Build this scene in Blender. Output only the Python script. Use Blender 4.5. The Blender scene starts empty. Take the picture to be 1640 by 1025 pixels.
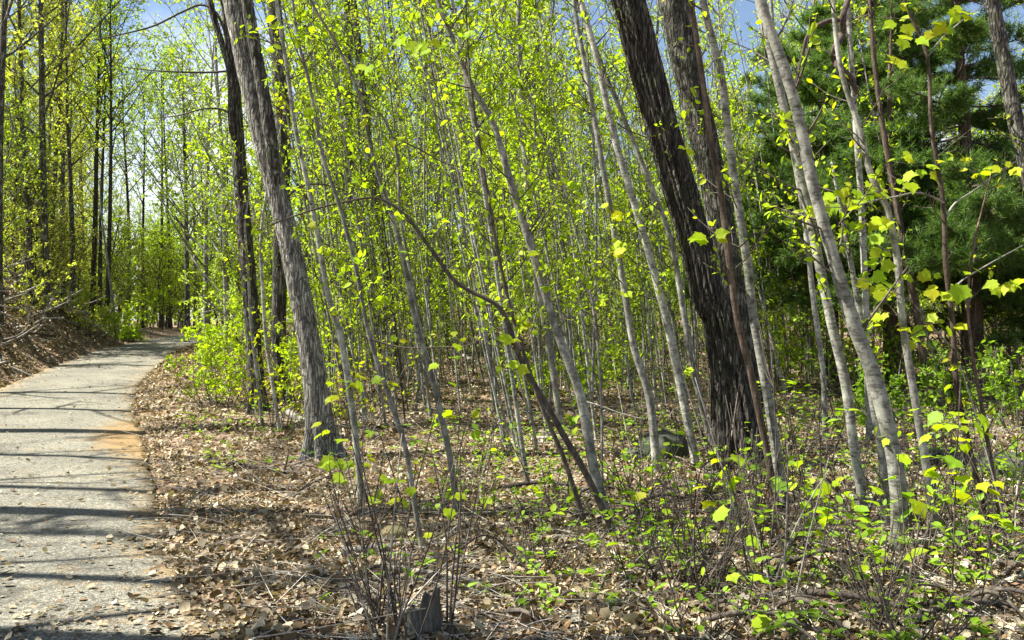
import bpy, math, random
import numpy as np
from math import radians, sin, cos, pi, tan

# ------------------------------------------------------------------ camera, sky, sun, exposure
S = bpy.context.scene
COL = S.collection
EYE = 1.9                       # camera height above the road
FPX = 820 / tan(radians(30))    # focal length in photo pixels (1640 wide)
cam_data = bpy.data.cameras.new("camera")
cam = bpy.data.objects.new("camera", cam_data)
COL.objects.link(cam)
cam_data.sensor_width = 36
cam_data.lens = 18 / tan(radians(30))
cam_data.clip_end = 3000
cam.location = (0, 0, EYE)
cam.rotation_euler = (radians(90), 0, 0)
S.camera = cam

SUN_EL, SUN_AZ = 53, 273        # azimuth clockwise from +Y: the sun stands to the left
W = bpy.data.worlds.new("World")
S.world = W
W.use_nodes = True
nt = W.node_tree
bg = nt.nodes["Background"]
sky = nt.nodes.new("ShaderNodeTexSky")
sky.sky_type = 'NISHITA'
sky.sun_disc = False
sky.ozone_density = 0.25
sky.air_density = 0.9
sky.dust_density = 0.6
sky.sun_elevation = radians(SUN_EL)
sky.sun_rotation = radians(SUN_AZ)
tc = nt.nodes.new("ShaderNodeTexCoord")
cn = nt.nodes.new("ShaderNodeTexNoise")
cn.inputs["Scale"].default_value = 2.6
cn.inputs["Detail"].default_value = 6
cr = nt.nodes.new("ShaderNodeValToRGB")
cr.color_ramp.elements[0].position = 0.56
cr.color_ramp.elements[1].position = 0.68
cr.color_ramp.elements[0].color = (0, 0, 0, 1)
cr.color_ramp.elements[1].color = (0.75, 0.75, 0.75, 1)
cmix = nt.nodes.new("ShaderNodeMixRGB")
cmix.inputs[2].default_value = (9, 9.3, 9.6, 1)
nt.links.new(tc.outputs["Generated"], cn.inputs["Vector"])
nt.links.new(cn.outputs["Fac"], cr.inputs[0])
nt.links.new(cr.outputs[0], cmix.inputs[0])
nt.links.new(sky.outputs[0], cmix.inputs[1])
nt.links.new(cmix.outputs[0], bg.inputs[0])
bg.inputs[1].default_value = 0.055

sd = bpy.data.lights.new("sun", 'SUN')
sun = bpy.data.objects.new("sun", sd)
COL.objects.link(sun)
sd.energy = 5.0
sd.angle = radians(0.5)
sd.color = (1.0, 0.965, 0.86)
az, el = radians(SUN_AZ), radians(SUN_EL)
import mathutils
to_sun = mathutils.Vector((sin(az) * cos(el), cos(az) * cos(el), sin(el)))
sun.rotation_euler = to_sun.to_track_quat('Z', 'Y').to_euler()

vs = S.view_settings
vs.view_transform = 'Standard'
vs.look = 'None'
vs.exposure = 1.8
vs.gamma = 1
vs.use_curve_mapping = False
cy = S.cycles
cy.max_bounces = 10
cy.diffuse_bounces = 8
cy.transmission_bounces = 8
cy.glossy_bounces = 2
cy.use_denoising = True
cy.caustics_reflective = False
cy.caustics_refractive = False

rng = np.random.default_rng(11)
random.seed(5)

# ------------------------------------------------------------------ small helpers
def hash2(ix, iy):
    n = (ix.astype(np.int64) * 374761393 + iy.astype(np.int64) * 668265263) & 0x7fffffff
    n = ((n ^ (n >> 13)) * 1274126177) & 0x7fffffff
    return ((n ^ (n >> 16)) & 0xffff) / 65535.0

def vnoise(x, y):
    x = np.asarray(x, float); y = np.asarray(y, float)
    ix = np.floor(x).astype(np.int64); iy = np.floor(y).astype(np.int64)
    fx = x - ix; fy = y - iy
    fx = fx * fx * (3 - 2 * fx); fy = fy * fy * (3 - 2 * fy)
    a = hash2(ix, iy); b = hash2(ix + 1, iy); c = hash2(ix, iy + 1); d = hash2(ix + 1, iy + 1)
    return (a * (1 - fx) + b * fx) * (1 - fy) + (c * (1 - fx) + d * fx) * fy

def fbm(x, y, o=3):
    s = 0; a = 0.5; t = 0
    for k in range(o):
        s = s + a * vnoise(x * 2 ** k + 17 * k, y * 2 ** k - 9 * k); t += a; a *= 0.5
    return s / t

def unit(v):
    v = np.asarray(v, float)
    return v / np.maximum(np.linalg.norm(v, axis=-1, keepdims=True), 1e-9)

def sstep(a, b, x):
    t = np.clip((np.asarray(x, float) - a) / (b - a), 0, 1)
    return t * t * (3 - 2 * t)

class MB:
    """collects geometry, then builds one mesh"""
    def __init__(self):
        self.v = []; self.n = 0; self.f = []; self.m = []
    def add(self, verts, faces, mi=0):
        verts = np.asarray(verts, float); faces = np.asarray(faces, np.int64)
        self.v.append(verts); self.f.append(faces + self.n); self.m.append(mi)
        self.n += len(verts)
    def tube(self, pts, rad, k=6, relief=None, mi=0):
        pts = np.asarray(pts, float); rad = np.asarray(rad, float); n = len(pts)
        t = np.gradient(pts, axis=0); t = unit(t)
        ref = np.array([0.31, 0.95, 0.05]) if abs(t[0][1]) < 0.9 else np.array([1.0, 0.1, 0])
        V = np.empty((n, k, 3)); ang = np.arange(k) / k * 2 * pi
        u = ref
        for i in range(n):
            u = u - t[i] * np.dot(u, t[i]); u = u / (np.linalg.norm(u) + 1e-9)
            w = np.cross(t[i], u)
            r = rad[i] if relief is None else rad[i] * relief(ang, i)
            V[i] = pts[i] + (np.cos(ang) * r)[:, None] * u + (np.sin(ang) * r)[:, None] * w
        verts = np.vstack([V.reshape(-1, 3), pts[-1:] + t[-1] * rad[-1]])
        i0 = np.arange(n - 1)[:, None] * k; j = np.arange(k)[None]; j2 = (j + 1) % k
        q = np.stack([i0 + j, i0 + j2, i0 + k + j2, i0 + k + j], -1).reshape(-1, 4)
        cap = np.stack([(n - 1) * k + np.arange(k), (n - 1) * k + (np.arange(k) + 1) % k, np.full(k, n * k)], -1)
        base = self.n
        self.v.append(verts); self.f.append(q + base); self.m.append(mi)
        self.f.append(cap + base); self.m.append(mi); self.n += len(verts)
    def mesh(self, name, mats, smooth=True):
        me = bpy.data.meshes.new(name)
        V = np.vstack(self.v).astype(np.float32)
        me.vertices.add(len(V)); me.vertices.foreach_set("co", V.ravel())
        loops = np.concatenate([f.ravel() for f in self.f]).astype(np.int32)
        sizes = np.concatenate([np.full(len(f), f.shape[1], np.int32) for f in self.f])
        starts = np.concatenate([[0], np.cumsum(sizes)[:-1]]).astype(np.int32)
        me.loops.add(len(loops)); me.loops.foreach_set("vertex_index", loops)
        me.polygons.add(len(sizes)); me.polygons.foreach_set("loop_start", starts); me.polygons.foreach_set("loop_total", sizes)
        if not isinstance(mats, (list, tuple)): mats = [mats]
        for m in mats: me.materials.append(m)
        if len(mats) > 1:
            me.polygons.foreach_set("material_index", np.concatenate([np.full(len(f), m, np.int32) for f, m in zip(self.f, self.m)]))
        me.polygons.foreach_set("use_smooth", np.full(len(sizes), smooth))
        me.update(calc_edges=True)
        return me
    def build(self, name, mats, parent=None, smooth=True, kind=None):
        o = bpy.data.objects.new(name, self.mesh(name, mats, smooth))
        COL.objects.link(o)
        if parent is not None: o.parent = parent
        if kind: o["kind"] = kind
        return o

def tag(o, label, cat, group=None):
    o["label"] = label; o["category"] = cat
    if group: o["group"] = group
    return o

def empty(name, loc=(0, 0, 0), rot=(0, 0, 0)):
    o = bpy.data.objects.new(name, None)
    COL.objects.link(o)
    o.location = loc; o.rotation_euler = rot
    o.empty_display_size = 0.2
    return o

def copy_tree(o, parent=None):
    c = o.copy(); COL.objects.link(c)
    if parent is not None: c.parent = parent
    for ch in list(o.children): copy_tree(ch, c)
    return c

def smooth_path(pts, n):
    """Catmull-Rom through control points, n samples, any number of columns"""
    p = np.asarray(pts, float)
    d = np.concatenate([[0], np.cumsum(np.linalg.norm(np.diff(p[:, :3], axis=0), axis=1))])
    p = np.vstack([2 * p[0] - p[1], p, 2 * p[-1] - p[-2]])
    out = []
    for s in np.linspace(0, d[-1] * 0.99999, n):
        i = np.searchsorted(d, s, 'right') - 1
        t = (s - d[i]) / (d[i + 1] - d[i])
        a, b, c, e = p[i], p[i + 1], p[i + 2], p[i + 3]
        out.append(0.5 * (2 * b + (c - a) * t + (2 * a - 5 * b + 4 * c - e) * t * t + (3 * b - a - 3 * c + e) * t ** 3))
    return np.array(out)

# leaf templates: x = across, y = along, z = normal
OVAL_V = np.array([[0, 0, 0], [-.26, .32, .07], [.26, .32, .07], [-.22, .68, .03], [.22, .68, .03], [0, 1, -.10], [0, .45, -.03]])
OVAL_F = np.array([[0, 6, 1], [0, 2, 6], [1, 6, 3], [6, 2, 4], [3, 6, 5], [6, 4, 5]])
DIA_V = np.array([[0, 0, 0], [-.34, .45, .06], [.34, .45, .06], [0, 1, -.05]])
DIA_F = np.array([[0, 2, 3], [0, 3, 1]])
CURL_V = np.array([[0, 0, .02], [-.34, .28, .16], [.30, .34, .10], [-.30, .74, .20], [.34, .66, .02], [.02, 1.0, .16], [0, .5, 0]])
CURL_F = np.array([[0, 6, 1], [0, 2, 6], [1, 6, 3], [6, 2, 4], [3, 6, 5], [6, 4, 5]])
_half = [(.06, .02), (.26, -.05), (.32, .07), (.50, .18), (.45, .29), (.58, .52), (.43, .55), (.35, .64), (.25, .70), (.14, .86)]
MAPLE_V = [[0, .0, 0]] + [[x, y, .10 * x] for x, y in _half] + [[0, 1.05, -.05]] + [[-x, y, .10 * x] for x, y in reversed(_half)] + [[0, .40, -.02]]
MAPLE_V = np.array(MAPLE_V)
_n = len(MAPLE_V) - 1
MAPLE_F = np.array([[_n, i, (i + 1) % _n] for i in range(_n)])
MAPLE_V[:, 2] += -0.30 * (MAPLE_V[:, 1] - .4) ** 2 - .55 * MAPLE_V[:, 0] ** 2 + .16 * np.abs(MAPLE_V[:, 0])

def add_leaves(mb, pos, axis, normal, size, tv=OVAL_V, tf=OVAL_F, mi=0, jitter=0.15):
    pos = np.asarray(pos, float); n = len(pos)
    if n == 0: return
    a = unit(axis); b = unit(np.cross(a, normal) + 1e-6); c = np.cross(b, a)
    s = np.broadcast_to(np.asarray(size, float), (n,))
    T = tv[None] * (1 + jitter * rng.standard_normal((n, 1, 3)) * np.array([1, .4, 2.0]))
    V = pos[:, None] + s[:, None, None] * (T[..., :1] * b[:, None] + T[..., 1:2] * a[:, None] + T[..., 2:] * c[:, None])
    F = tf[None] + (np.arange(n) * len(tv))[:, None, None]
    mb.add(V.reshape(-1, 3), F.reshape(-1, tf.shape[1]), mi)

# ------------------------------------------------------------------ materials
def new_mat(name):
    m = bpy.data.materials.new(name); m.use_nodes = True
    n = m.node_tree; n.nodes.clear()
    out = n.nodes.new("ShaderNodeOutputMaterial")
    return m, n, out

def node(n, t, **kw):
    x = n.nodes.new(t)
    for k, v in kw.items():
        if k in x.inputs: x.inputs[k].default_value = v
        else: setattr(x, k, v)
    return x

def ramp(n, fac, stops):
    r = n.nodes.new("ShaderNodeValToRGB")
    e = r.color_ramp.elements
    while len(e) < len(stops): e.new(0.5)
    for i, (p, c) in enumerate(stops):
        e[i].position = p; e[i].color = (*c, 1)
    n.links.new(fac, r.inputs[0])
    return r

def leaf_mat(name, cols, trans=0.5, tint=1.25):
    m, n, out = new_mat(name)
    g = n.nodes.new("ShaderNodeNewGeometry"); oi = n.nodes.new("ShaderNodeObjectInfo")
    ad = node(n, "ShaderNodeMath", operation='ADD'); fr = node(n, "ShaderNodeMath", operation='FRACT')
    n.links.new(g.outputs["Random Per Island"], ad.inputs[0]); n.links.new(oi.outputs["Random"], ad.inputs[1]); n.links.new(ad.outputs[0], fr.inputs[0])
    r = ramp(n, fr.outputs[0], [(i / (len(cols) - 1), c) for i, c in enumerate(cols)])
    d = n.nodes.new("ShaderNodeBsdfDiffuse"); t = n.nodes.new("ShaderNodeBsdfTranslucent")
    mul = node(n, "ShaderNodeMixRGB", blend_type='MULTIPLY'); mul.inputs[0].default_value = 1
    mul.inputs[2].default_value = (tint, tint * 1.02, tint * 0.45, 1)
    n.links.new(r.outputs[0], d.inputs[0]); n.links.new(r.outputs[0], mul.inputs[1]); n.links.new(mul.outputs[0], t.inputs[0])
    mx = n.nodes.new("ShaderNodeMixShader"); mx.inputs[0].default_value = trans
    n.links.new(d.outputs[0], mx.inputs[1]); n.links.new(t.outputs[0], mx.inputs[2])
    gl = node(n, "ShaderNodeBsdfGlossy", Roughness=0.6); gl.inputs[0].default_value = (1, 1, 1, 1)
    m2 = n.nodes.new("ShaderNodeMixShader")
    m2.inputs[0].default_value = 0.012; n.links.new(mx.outputs[0], m2.inputs[1]); n.links.new(gl.outputs[0], m2.inputs[2])
    n.links.new(m2.outputs[0], out.inputs[0])
    return m

def bark_mat(name, cols, sxy=22, sz=4, band=0.0, moss=0.0, bump=0.4, lichen=0.0, crack=0.0):
    m, n, out = new_mat(name)
    tcn = n.nodes.new("ShaderNodeTexCoord"); oi = n.nodes.new("ShaderNodeObjectInfo")
    off = node(n, "ShaderNodeVectorMath", operation='ADD')
    sc = node(n, "ShaderNodeVectorMath", operation='SCALE'); sc.inputs[3].default_value = 40
    cmb = n.nodes.new("ShaderNodeCombineXYZ")
    for i in range(3): n.links.new(oi.outputs["Random"], cmb.inputs[i])
    n.links.new(cmb.outputs[0], sc.inputs[0])
    n.links.new(tcn.outputs["Object"], off.inputs[0]); n.links.new(sc.outputs[0], off.inputs[1])
    mp = n.nodes.new("ShaderNodeMapping"); mp.inputs["Scale"].default_value = (sxy, sxy, sz)
    n.links.new(off.outputs[0], mp.inputs[0])
    no = node(n, "ShaderNodeTexNoise", Scale=1.0, Detail=6.0, Roughness=0.65)
    n.links.new(mp.outputs[0], no.inputs["Vector"])
    r = ramp(n, no.outputs["Fac"], [(0.32, cols[0]), (0.5, cols[1]), (0.68, cols[2])])
    colour = r.outputs[0]
    if band > 0:
        mb_ = n.nodes.new("ShaderNodeMapping"); mb_.inputs["Scale"].default_value = (13, 13, 48)
        n.links.new(off.outputs[0], mb_.inputs[0])
        nb = node(n, "ShaderNodeTexNoise", Scale=1.0, Detail=3.0)
        n.links.new(mb_.outputs[0], nb.inputs["Vector"])
        rb = ramp(n, nb.outputs["Fac"], [(0.50, (1, 1, 1)), (0.58, (1 - band,) * 3)])
        mu = node(n, "ShaderNodeMixRGB", blend_type='MULTIPLY'); mu.inputs[0].default_value = 1
        n.links.new(colour, mu.inputs[1]); n.links.new(rb.outputs[0], mu.inputs[2]); colour = mu.outputs[0]
    for amt, c, s in ((lichen, (0.50, 0.50, 0.42), 5), (moss, (0.07, 0.10, 0.03), 3)):
        if amt > 0:
            nl = node(n, "ShaderNodeTexNoise", Scale=float(s), Detail=5.0, Roughness=0.7)
            n.links.new(off.outputs[0], nl.inputs["Vector"])
            rl = ramp(n, nl.outputs["Fac"], [(0.5, (0, 0, 0)), (0.62, (amt,) * 3)])
            mu = n.nodes.new("ShaderNodeMixRGB"); mu.inputs[2].default_value = (*c, 1)
            n.links.new(rl.outputs[0], mu.inputs[0]); n.links.new(colour, mu.inputs[1]); colour = mu.outputs[0]
    height_out = no.outputs["Fac"]
    if crack > 0:
        ws = n.nodes.new("ShaderNodeTexNoise"); ws.inputs["Scale"].default_value = 3.0; ws.inputs["Detail"].default_value = 4
        n.links.new(off.outputs[0], ws.inputs["Vector"])
        wm = n.nodes.new("ShaderNodeMixRGB"); wm.blend_type = 'LINEAR_LIGHT'; wm.inputs[0].default_value = 0.06
        n.links.new(off.outputs[0], wm.inputs[1]); n.links.new(ws.outputs["Color"], wm.inputs[2])
        mc_ = n.nodes.new("ShaderNodeMapping"); mc_.inputs["Scale"].default_value = (crack, crack, crack * .075)
        n.links.new(wm.outputs[0], mc_.inputs[0])
        vc = n.nodes.new("ShaderNodeTexVoronoi"); vc.feature = 'DISTANCE_TO_EDGE'; vc.inputs["Scale"].default_value = 1.0
        n.links.new(mc_.outputs[0], vc.inputs["Vector"])
        rc = ramp(n, vc.outputs["Distance"], [(0.02, (.28, .27, .26)), (0.22, (1.15, 1.15, 1.15))])
        mu = node(n, "ShaderNodeMixRGB", blend_type='MULTIPLY'); mu.inputs[0].default_value = 1
        n.links.new(colour, mu.inputs[1]); n.links.new(rc.outputs[0], mu.inputs[2]); colour = mu.outputs[0]
        hm = node(n, "ShaderNodeMath", operation='MULTIPLY_ADD'); hm.inputs[1].default_value = .4
        n.links.new(no.outputs["Fac"], hm.inputs[0]); n.links.new(rc.outputs[0], hm.inputs[2]); height_out = hm.outputs[0]
    hv = node(n, "ShaderNodeHueSaturation")
    mr = node(n, "ShaderNodeMapRange"); mr.inputs[3].default_value = 0.75; mr.inputs[4].default_value = 1.25
    n.links.new(oi.outputs["Random"], mr.inputs[0]); n.links.new(mr.outputs[0], hv.inputs["Value"]); n.links.new(colour, hv.inputs["Color"])
    p = node(n, "ShaderNodeBsdfPrincipled", Roughness=0.85)
    p.inputs["Specular IOR Level"].default_value = 0.25
    n.links.new(hv.outputs[0], p.inputs["Base Color"])
    b = node(n, "ShaderNodeBump", Strength=bump, Distance=0.02)
    n.links.new(height_out, b.inputs["Height"]); n.links.new(b.outputs[0], p.inputs["Normal"])
    n.links.new(p.outputs[0], out.inputs[0])
    return m

M = {}
M['leaf_bright'] = leaf_mat("leaf_bright", [(.35, .50, .012), (.41, .54, .014), (.27, .44, .012), (.46, .53, .02)], 0.55)
M['leaf_yellow'] = leaf_mat("leaf_yellow", [(.40, .46, .008), (.44, .48, .010), (.33, .45, .008), (.42, .41, .012)], 0.55)
M['leaf_green'] = leaf_mat("leaf_green", [(.18, .33, .02), (.25, .41, .02), (.14, .26, .02), (.32, .46, .022)], 0.5)
M['leaf_olive'] = leaf_mat("leaf_olive", [(.38, .45, .06), (.45, .47, .08), (.31, .40, .05), (.46, .42, .12)], 0.55)
M['leaf_far'] = leaf_mat("leaf_far", [(.33, .48, .03), (.41, .53, .035), (.26, .41, .03), (.46, .52, .05)], 0.55)
M['needle'] = leaf_mat("needle", [(.08, .16, .04), (.12, .21, .045), (.06, .125, .035), (.17, .25, .05)], 0.45, 1.3)
M['litter'] = leaf_mat("litter", [(.42, .34, .21), (.13, .088, .048), (.54, .47, .33), (.19, .125, .068), (.07, .05, .03), (.46, .38, .24), (.24, .145, .075), (.10, .07, .04), (.62, .56, .42)], 0.15, 0.9)
M['bark_grey'] = bark_mat("bark_grey", [(.08, .075, .065), (.18, .17, .148), (.31, .295, .26)], 22, 7, 0.35, 0.2, 0.5, 0.5)
M['bark_mottled'] = bark_mat("bark_mottled", [(.10, .093, .08), (.24, .225, .195), (.40, .38, .335)], 22, 7, 0.25, 0.2, 0.7, 0.5, 30)
M['bark_pale'] = bark_mat("bark_pale", [(.11, .105, .09), (.25, .24, .21), (.40, .385, .335)], 16, 12, 0.5, 0.25, 0.5, 0.6)
M['bark_dark'] = bark_mat("bark_dark", [(.03, .026, .021), (.075, .064, .053), (.15, .13, .108)], 20, 2.5, 0, 0.3, 1.0, 0, 26)
M['bark_rough'] = bark_mat("bark_rough", [(.045, .04, .034), (.115, .102, .088), (.22, .205, .18)], 24, 3, 0, 0.3, 0.8, 0.5, 22)
M['bark_deep'] = bark_mat("bark_deep", [(.03, .027, .022), (.075, .066, .056), (.15, .138, .118)], 22, 3, 0, 0.3, 0.9, 0.35, 24)
M['bark_brown'] = bark_mat("bark_brown", [(.04, .026, .018), (.09, .064, .046), (.19, .145, .11)], 26, 5, 0.3, 0, 0.5)
M['bark_twig'] = bark_mat("bark_twig", [(.035, .026, .02), (.075, .06, .048), (.14, .118, .095)], 30, 10, 0, 0, 0.2)
M['dead_wood'] = bark_mat("dead_wood", [(.14, .12, .10), (.30, .27, .23), (.46, .43, .38)], 30, 6, 0, 0.15, 0.5)
M['stump_wood'] = bark_mat("stump_wood", [(.035, .032, .026), (.085, .078, .064), (.17, .155, .13)], 40, 4, 0, 0.5, 0.9)
M['vine'] = bark_mat("vine", [(.03, .02, .018), (.065, .045, .04), (.11, .08, .065)], 40, 12, 0, 0, 0.6)

def ground_material():
    m, n, out = new_mat("forest_floor")
    tcn = n.nodes.new("ShaderNodeTexCoord")
    vo = node(n, "ShaderNodeTexVoronoi", Scale=11.0); n.links.new(tcn.outputs["Object"], vo.inputs["Vector"])
    no = node(n, "ShaderNodeTexNoise", Scale=30.0, Detail=6.0); n.links.new(tcn.outputs["Object"], no.inputs["Vector"])
    big = node(n, "ShaderNodeTexNoise", Scale=0.6, Detail=4.0); n.links.new(tcn.outputs["Object"], big.inputs["Vector"])
    sep = n.nodes.new("ShaderNodeSeparateColor"); n.links.new(vo.outputs["Color"], sep.inputs[0])
    r = ramp(n, sep.outputs[0], [(0, (.10, .065, .04)), (.3, (.22, .14, .09)), (.6, (.36, .27, .18)), (.85, (.15, .09, .055)), (1, (.46, .37, .27))])
    r2 = ramp(n, no.outputs["Fac"], [(0.35, (.45, .42, .4)), (0.6, (1, 1, 1))])
    mu = node(n, "ShaderNodeMixRGB", blend_type='MULTIPLY'); mu.inputs[0].default_value = 1
    n.links.new(r.outputs[0], mu.inputs[1]); n.links.new(r2.outputs[0], mu.inputs[2])
    r3 = ramp(n, big.outputs["Fac"], [(0.55, (0, 0, 0)), (0.72, (.35, .35, .35))])
    gm = n.nodes.new("ShaderNodeMixRGB"); gm.inputs[2].default_value = (.09, .11, .03, 1)
    n.links.new(r3.outputs[0], gm.inputs[0]); n.links.new(mu.outputs[0], gm.inputs[1])
    p = node(n, "ShaderNodeBsdfPrincipled", Roughness=0.95); p.inputs["Specular IOR Level"].default_value = 0.1
    n.links.new(gm.outputs[0], p.inputs["Base Color"])
    b = node(n, "ShaderNodeBump", Strength=1.0, Distance=0.06)
    n.links.new(vo.outputs["Distance"], b.inputs["Height"]); n.links.new(b.outputs[0], p.inputs["Normal"])
    n.links.new(p.outputs[0], out.inputs[0])
    return m
M['floor'] = ground_material()

def road_material():
    m, n, out = new_mat("worn_asphalt")
    tcn = n.nodes.new("ShaderNodeTexCoord")
    agg = node(n, "ShaderNodeTexVoronoi", Scale=70.0); n.links.new(tcn.outputs["Object"], agg.inputs["Vector"])
    fine = node(n, "ShaderNodeTexNoise", Scale=45.0, Detail=8.0, Roughness=0.7); n.links.new(tcn.outputs["Object"], fine.inputs["Vector"])
    big = node(n, "ShaderNodeTexNoise", Scale=0.8, Detail=5.0, Roughness=0.6); n.links.new(tcn.outputs["Object"], big.inputs["Vector"])
    sep = n.nodes.new("ShaderNodeSeparateColor"); n.links.new(agg.outputs["Color"], sep.inputs[0])
    r = ramp(n, sep.outputs[0], [(0, (.085, .082, .067)), (.5, (.16, .153, .125)), (1, (.31, .295, .245))])
    r2 = ramp(n, big.outputs["Fac"], [(0.3, (.72, .72, .72)), (0.7, (1.15, 1.13, 1.08))])
    mu = node(n, "ShaderNodeMixRGB", blend_type='MULTIPLY'); mu.inputs[0].default_value = 1
    n.links.new(r.outputs[0], mu.inputs[1]); n.links.new(r2.outputs[0], mu.inputs[2])
    # rusty moss and needle stains, strongest along the edges (vertex attribute 'edge')
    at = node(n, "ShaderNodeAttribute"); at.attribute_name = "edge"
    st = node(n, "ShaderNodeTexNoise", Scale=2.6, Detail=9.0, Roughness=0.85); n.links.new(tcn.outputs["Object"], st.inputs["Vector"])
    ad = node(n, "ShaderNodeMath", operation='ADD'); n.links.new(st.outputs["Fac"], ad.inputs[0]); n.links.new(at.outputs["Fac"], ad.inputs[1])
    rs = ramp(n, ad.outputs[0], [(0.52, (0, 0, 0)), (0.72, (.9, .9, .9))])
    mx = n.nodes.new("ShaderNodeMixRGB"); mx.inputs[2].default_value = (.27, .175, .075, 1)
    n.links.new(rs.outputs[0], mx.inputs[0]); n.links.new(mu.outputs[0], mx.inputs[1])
    # fine cracks
    cv = node(n, "ShaderNodeTexVoronoi", Scale=1.3); cv.feature = 'DISTANCE_TO_EDGE'
    wp = node(n, "ShaderNodeTexNoise", Scale=3.0, Detail=4.0); n.links.new(tcn.outputs["Object"], wp.inputs["Vector"])
    wa = n.nodes.new("ShaderNodeMixRGB"); wa.inputs[0].default_value = 0.25
    n.links.new(tcn.outputs["Object"], wa.inputs[1]); n.links.new(wp.outputs["Color"], wa.inputs[2]); n.links.new(wa.outputs[0], cv.inputs["Vector"])
    rc = ramp(n, cv.outputs["Distance"], [(0.004, (.45, .45, .45)), (0.014, (1, 1, 1))])
    mc = node(n, "ShaderNodeMixRGB", blend_type='MULTIPLY'); mc.inputs[0].default_value = 0.55
    n.links.new(mx.outputs[0], mc.inputs[1]); n.links.new(rc.outputs[0], mc.inputs[2])
    p = node(n, "ShaderNodeBsdfPrincipled", Roughness=0.9); p.inputs["Specular IOR Level"].default_value = 0.2
    n.links.new(mc.outputs[0], p.inputs["Base Color"])
    ht = node(n, "ShaderNodeMath", operation='ADD'); n.links.new(agg.outputs["Distance"], ht.inputs[0]); n.links.new(fine.outputs["Fac"], ht.inputs[1])
    b = node(n, "ShaderNodeBump", Strength=0.8, Distance=0.012)
    n.links.new(ht.outputs[0], b.inputs["Height"]); n.links.new(b.outputs[0], p.inputs["Normal"])
    n.links.new(p.outputs[0], out.inputs[0])
    return m
M['road'] = road_material()

def rock_material(name, c, mosscol, amt):
    m, n, out = new_mat(name)
    tcn = n.nodes.new("ShaderNodeTexCoord")
    no = node(n, "ShaderNodeTexNoise", Scale=14.0, Detail=8.0, Roughness=0.7); n.links.new(tcn.outputs["Object"], no.inputs["Vector"])
    r = ramp(n, no.outputs["Fac"], [(.3, tuple(x * .5 for x in c)), (.65, c)])
    n2 = node(n, "ShaderNodeTexNoise", Scale=5.0, Detail=6.0); n.links.new(tcn.outputs["Object"], n2.inputs["Vector"])
    r2 = ramp(n, n2.outputs["Fac"], [(.4, (0, 0, 0)), (.6, (amt,) * 3)])
    mx = n.nodes.new("ShaderNodeMixRGB"); mx.inputs[2].default_value = (*mosscol, 1)
    n.links.new(r2.outputs[0], mx.inputs[0]); n.links.new(r.outputs[0], mx.inputs[1])
    p = node(n, "ShaderNodeBsdfPrincipled", Roughness=0.9); n.links.new(mx.outputs[0], p.inputs["Base Color"])
    b = node(n, "ShaderNodeBump", Strength=0.7, Distance=0.03); n.links.new(no.outputs["Fac"], b.inputs["Height"]); n.links.new(b.outputs[0], p.inputs["Normal"])
    n.links.new(p.outputs[0], out.inputs[0])
    return m
M['rock_mossy'] = rock_material("rock_mossy", (.07, .068, .06), (.035, .055, .015), 0.9)
M['rock_tan'] = rock_material("rock_tan", (.38, .31, .15), (.20, .19, .05), 0.5)

# ------------------------------------------------------------------ terrain and road
def zroad(y):
    return 1.2 * sstep(8, 50, y) - 0.9 * sstep(52, 95, y)

def on_flat(px, py):
    """photo pixel -> point on the road surface"""
    y = np.linspace(2.5, 90, 8000)
    z = EYE - (py - 512.5) / FPX * y
    i = np.argmax(z <= zroad(y))
    return np.array([(px - 820) / FPX * y[i], y[i]])

R_EDGE = np.array([[0.9, -2.0], [-.45, 2.3]] + [list(on_flat(*p)) for p in
        [(352, 1015), (305, 955), (270, 890), (256, 820), (240, 740), (223, 685), (214, 645), (226, 612), (263, 580), (300, 556)]] + [[-13.9, 48], [-12.5, 60], [-9, 72], [-2, 86]])
R_EDGE = smooth_path(np.c_[R_EDGE, np.zeros(len(R_EDGE))], 160)[:, :2]
_t = unit(np.gradient(R_EDGE, axis=0)); _nl = np.c_[-_t[:, 1], _t[:, 0]]
WIDTH = 3.05 + 0.0 * R_EDGE[:, 0]
CENTER = R_EDGE + _nl * WIDTH[:, None] / 2
HALF = 3.05 / 2

def road_dist(x, y):
    """signed distance from the road's centre line (right positive)"""
    x = np.atleast_1d(np.asarray(x, float)).ravel(); y = np.atleast_1d(np.asarray(y, float)).ravel()
    out = np.empty(len(x))
    for s in range(0, len(x), 20000):
        dx = x[s:s + 20000, None] - CENTER[None, :, 0]; dy = y[s:s + 20000, None] - CENTER[None, :, 1]
        d2 = dx * dx + dy * dy
        i = np.argmin(d2, 1); k = np.arange(len(i))
        lat = -(dx[k, i] * _nl[i, 0] + dy[k, i] * _nl[i, 1])
        d = np.sqrt(d2[k, i])
        out[s:s + 20000] = np.where(d < 1.2 * HALF, lat, np.sign(lat) * d)
    return out

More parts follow.
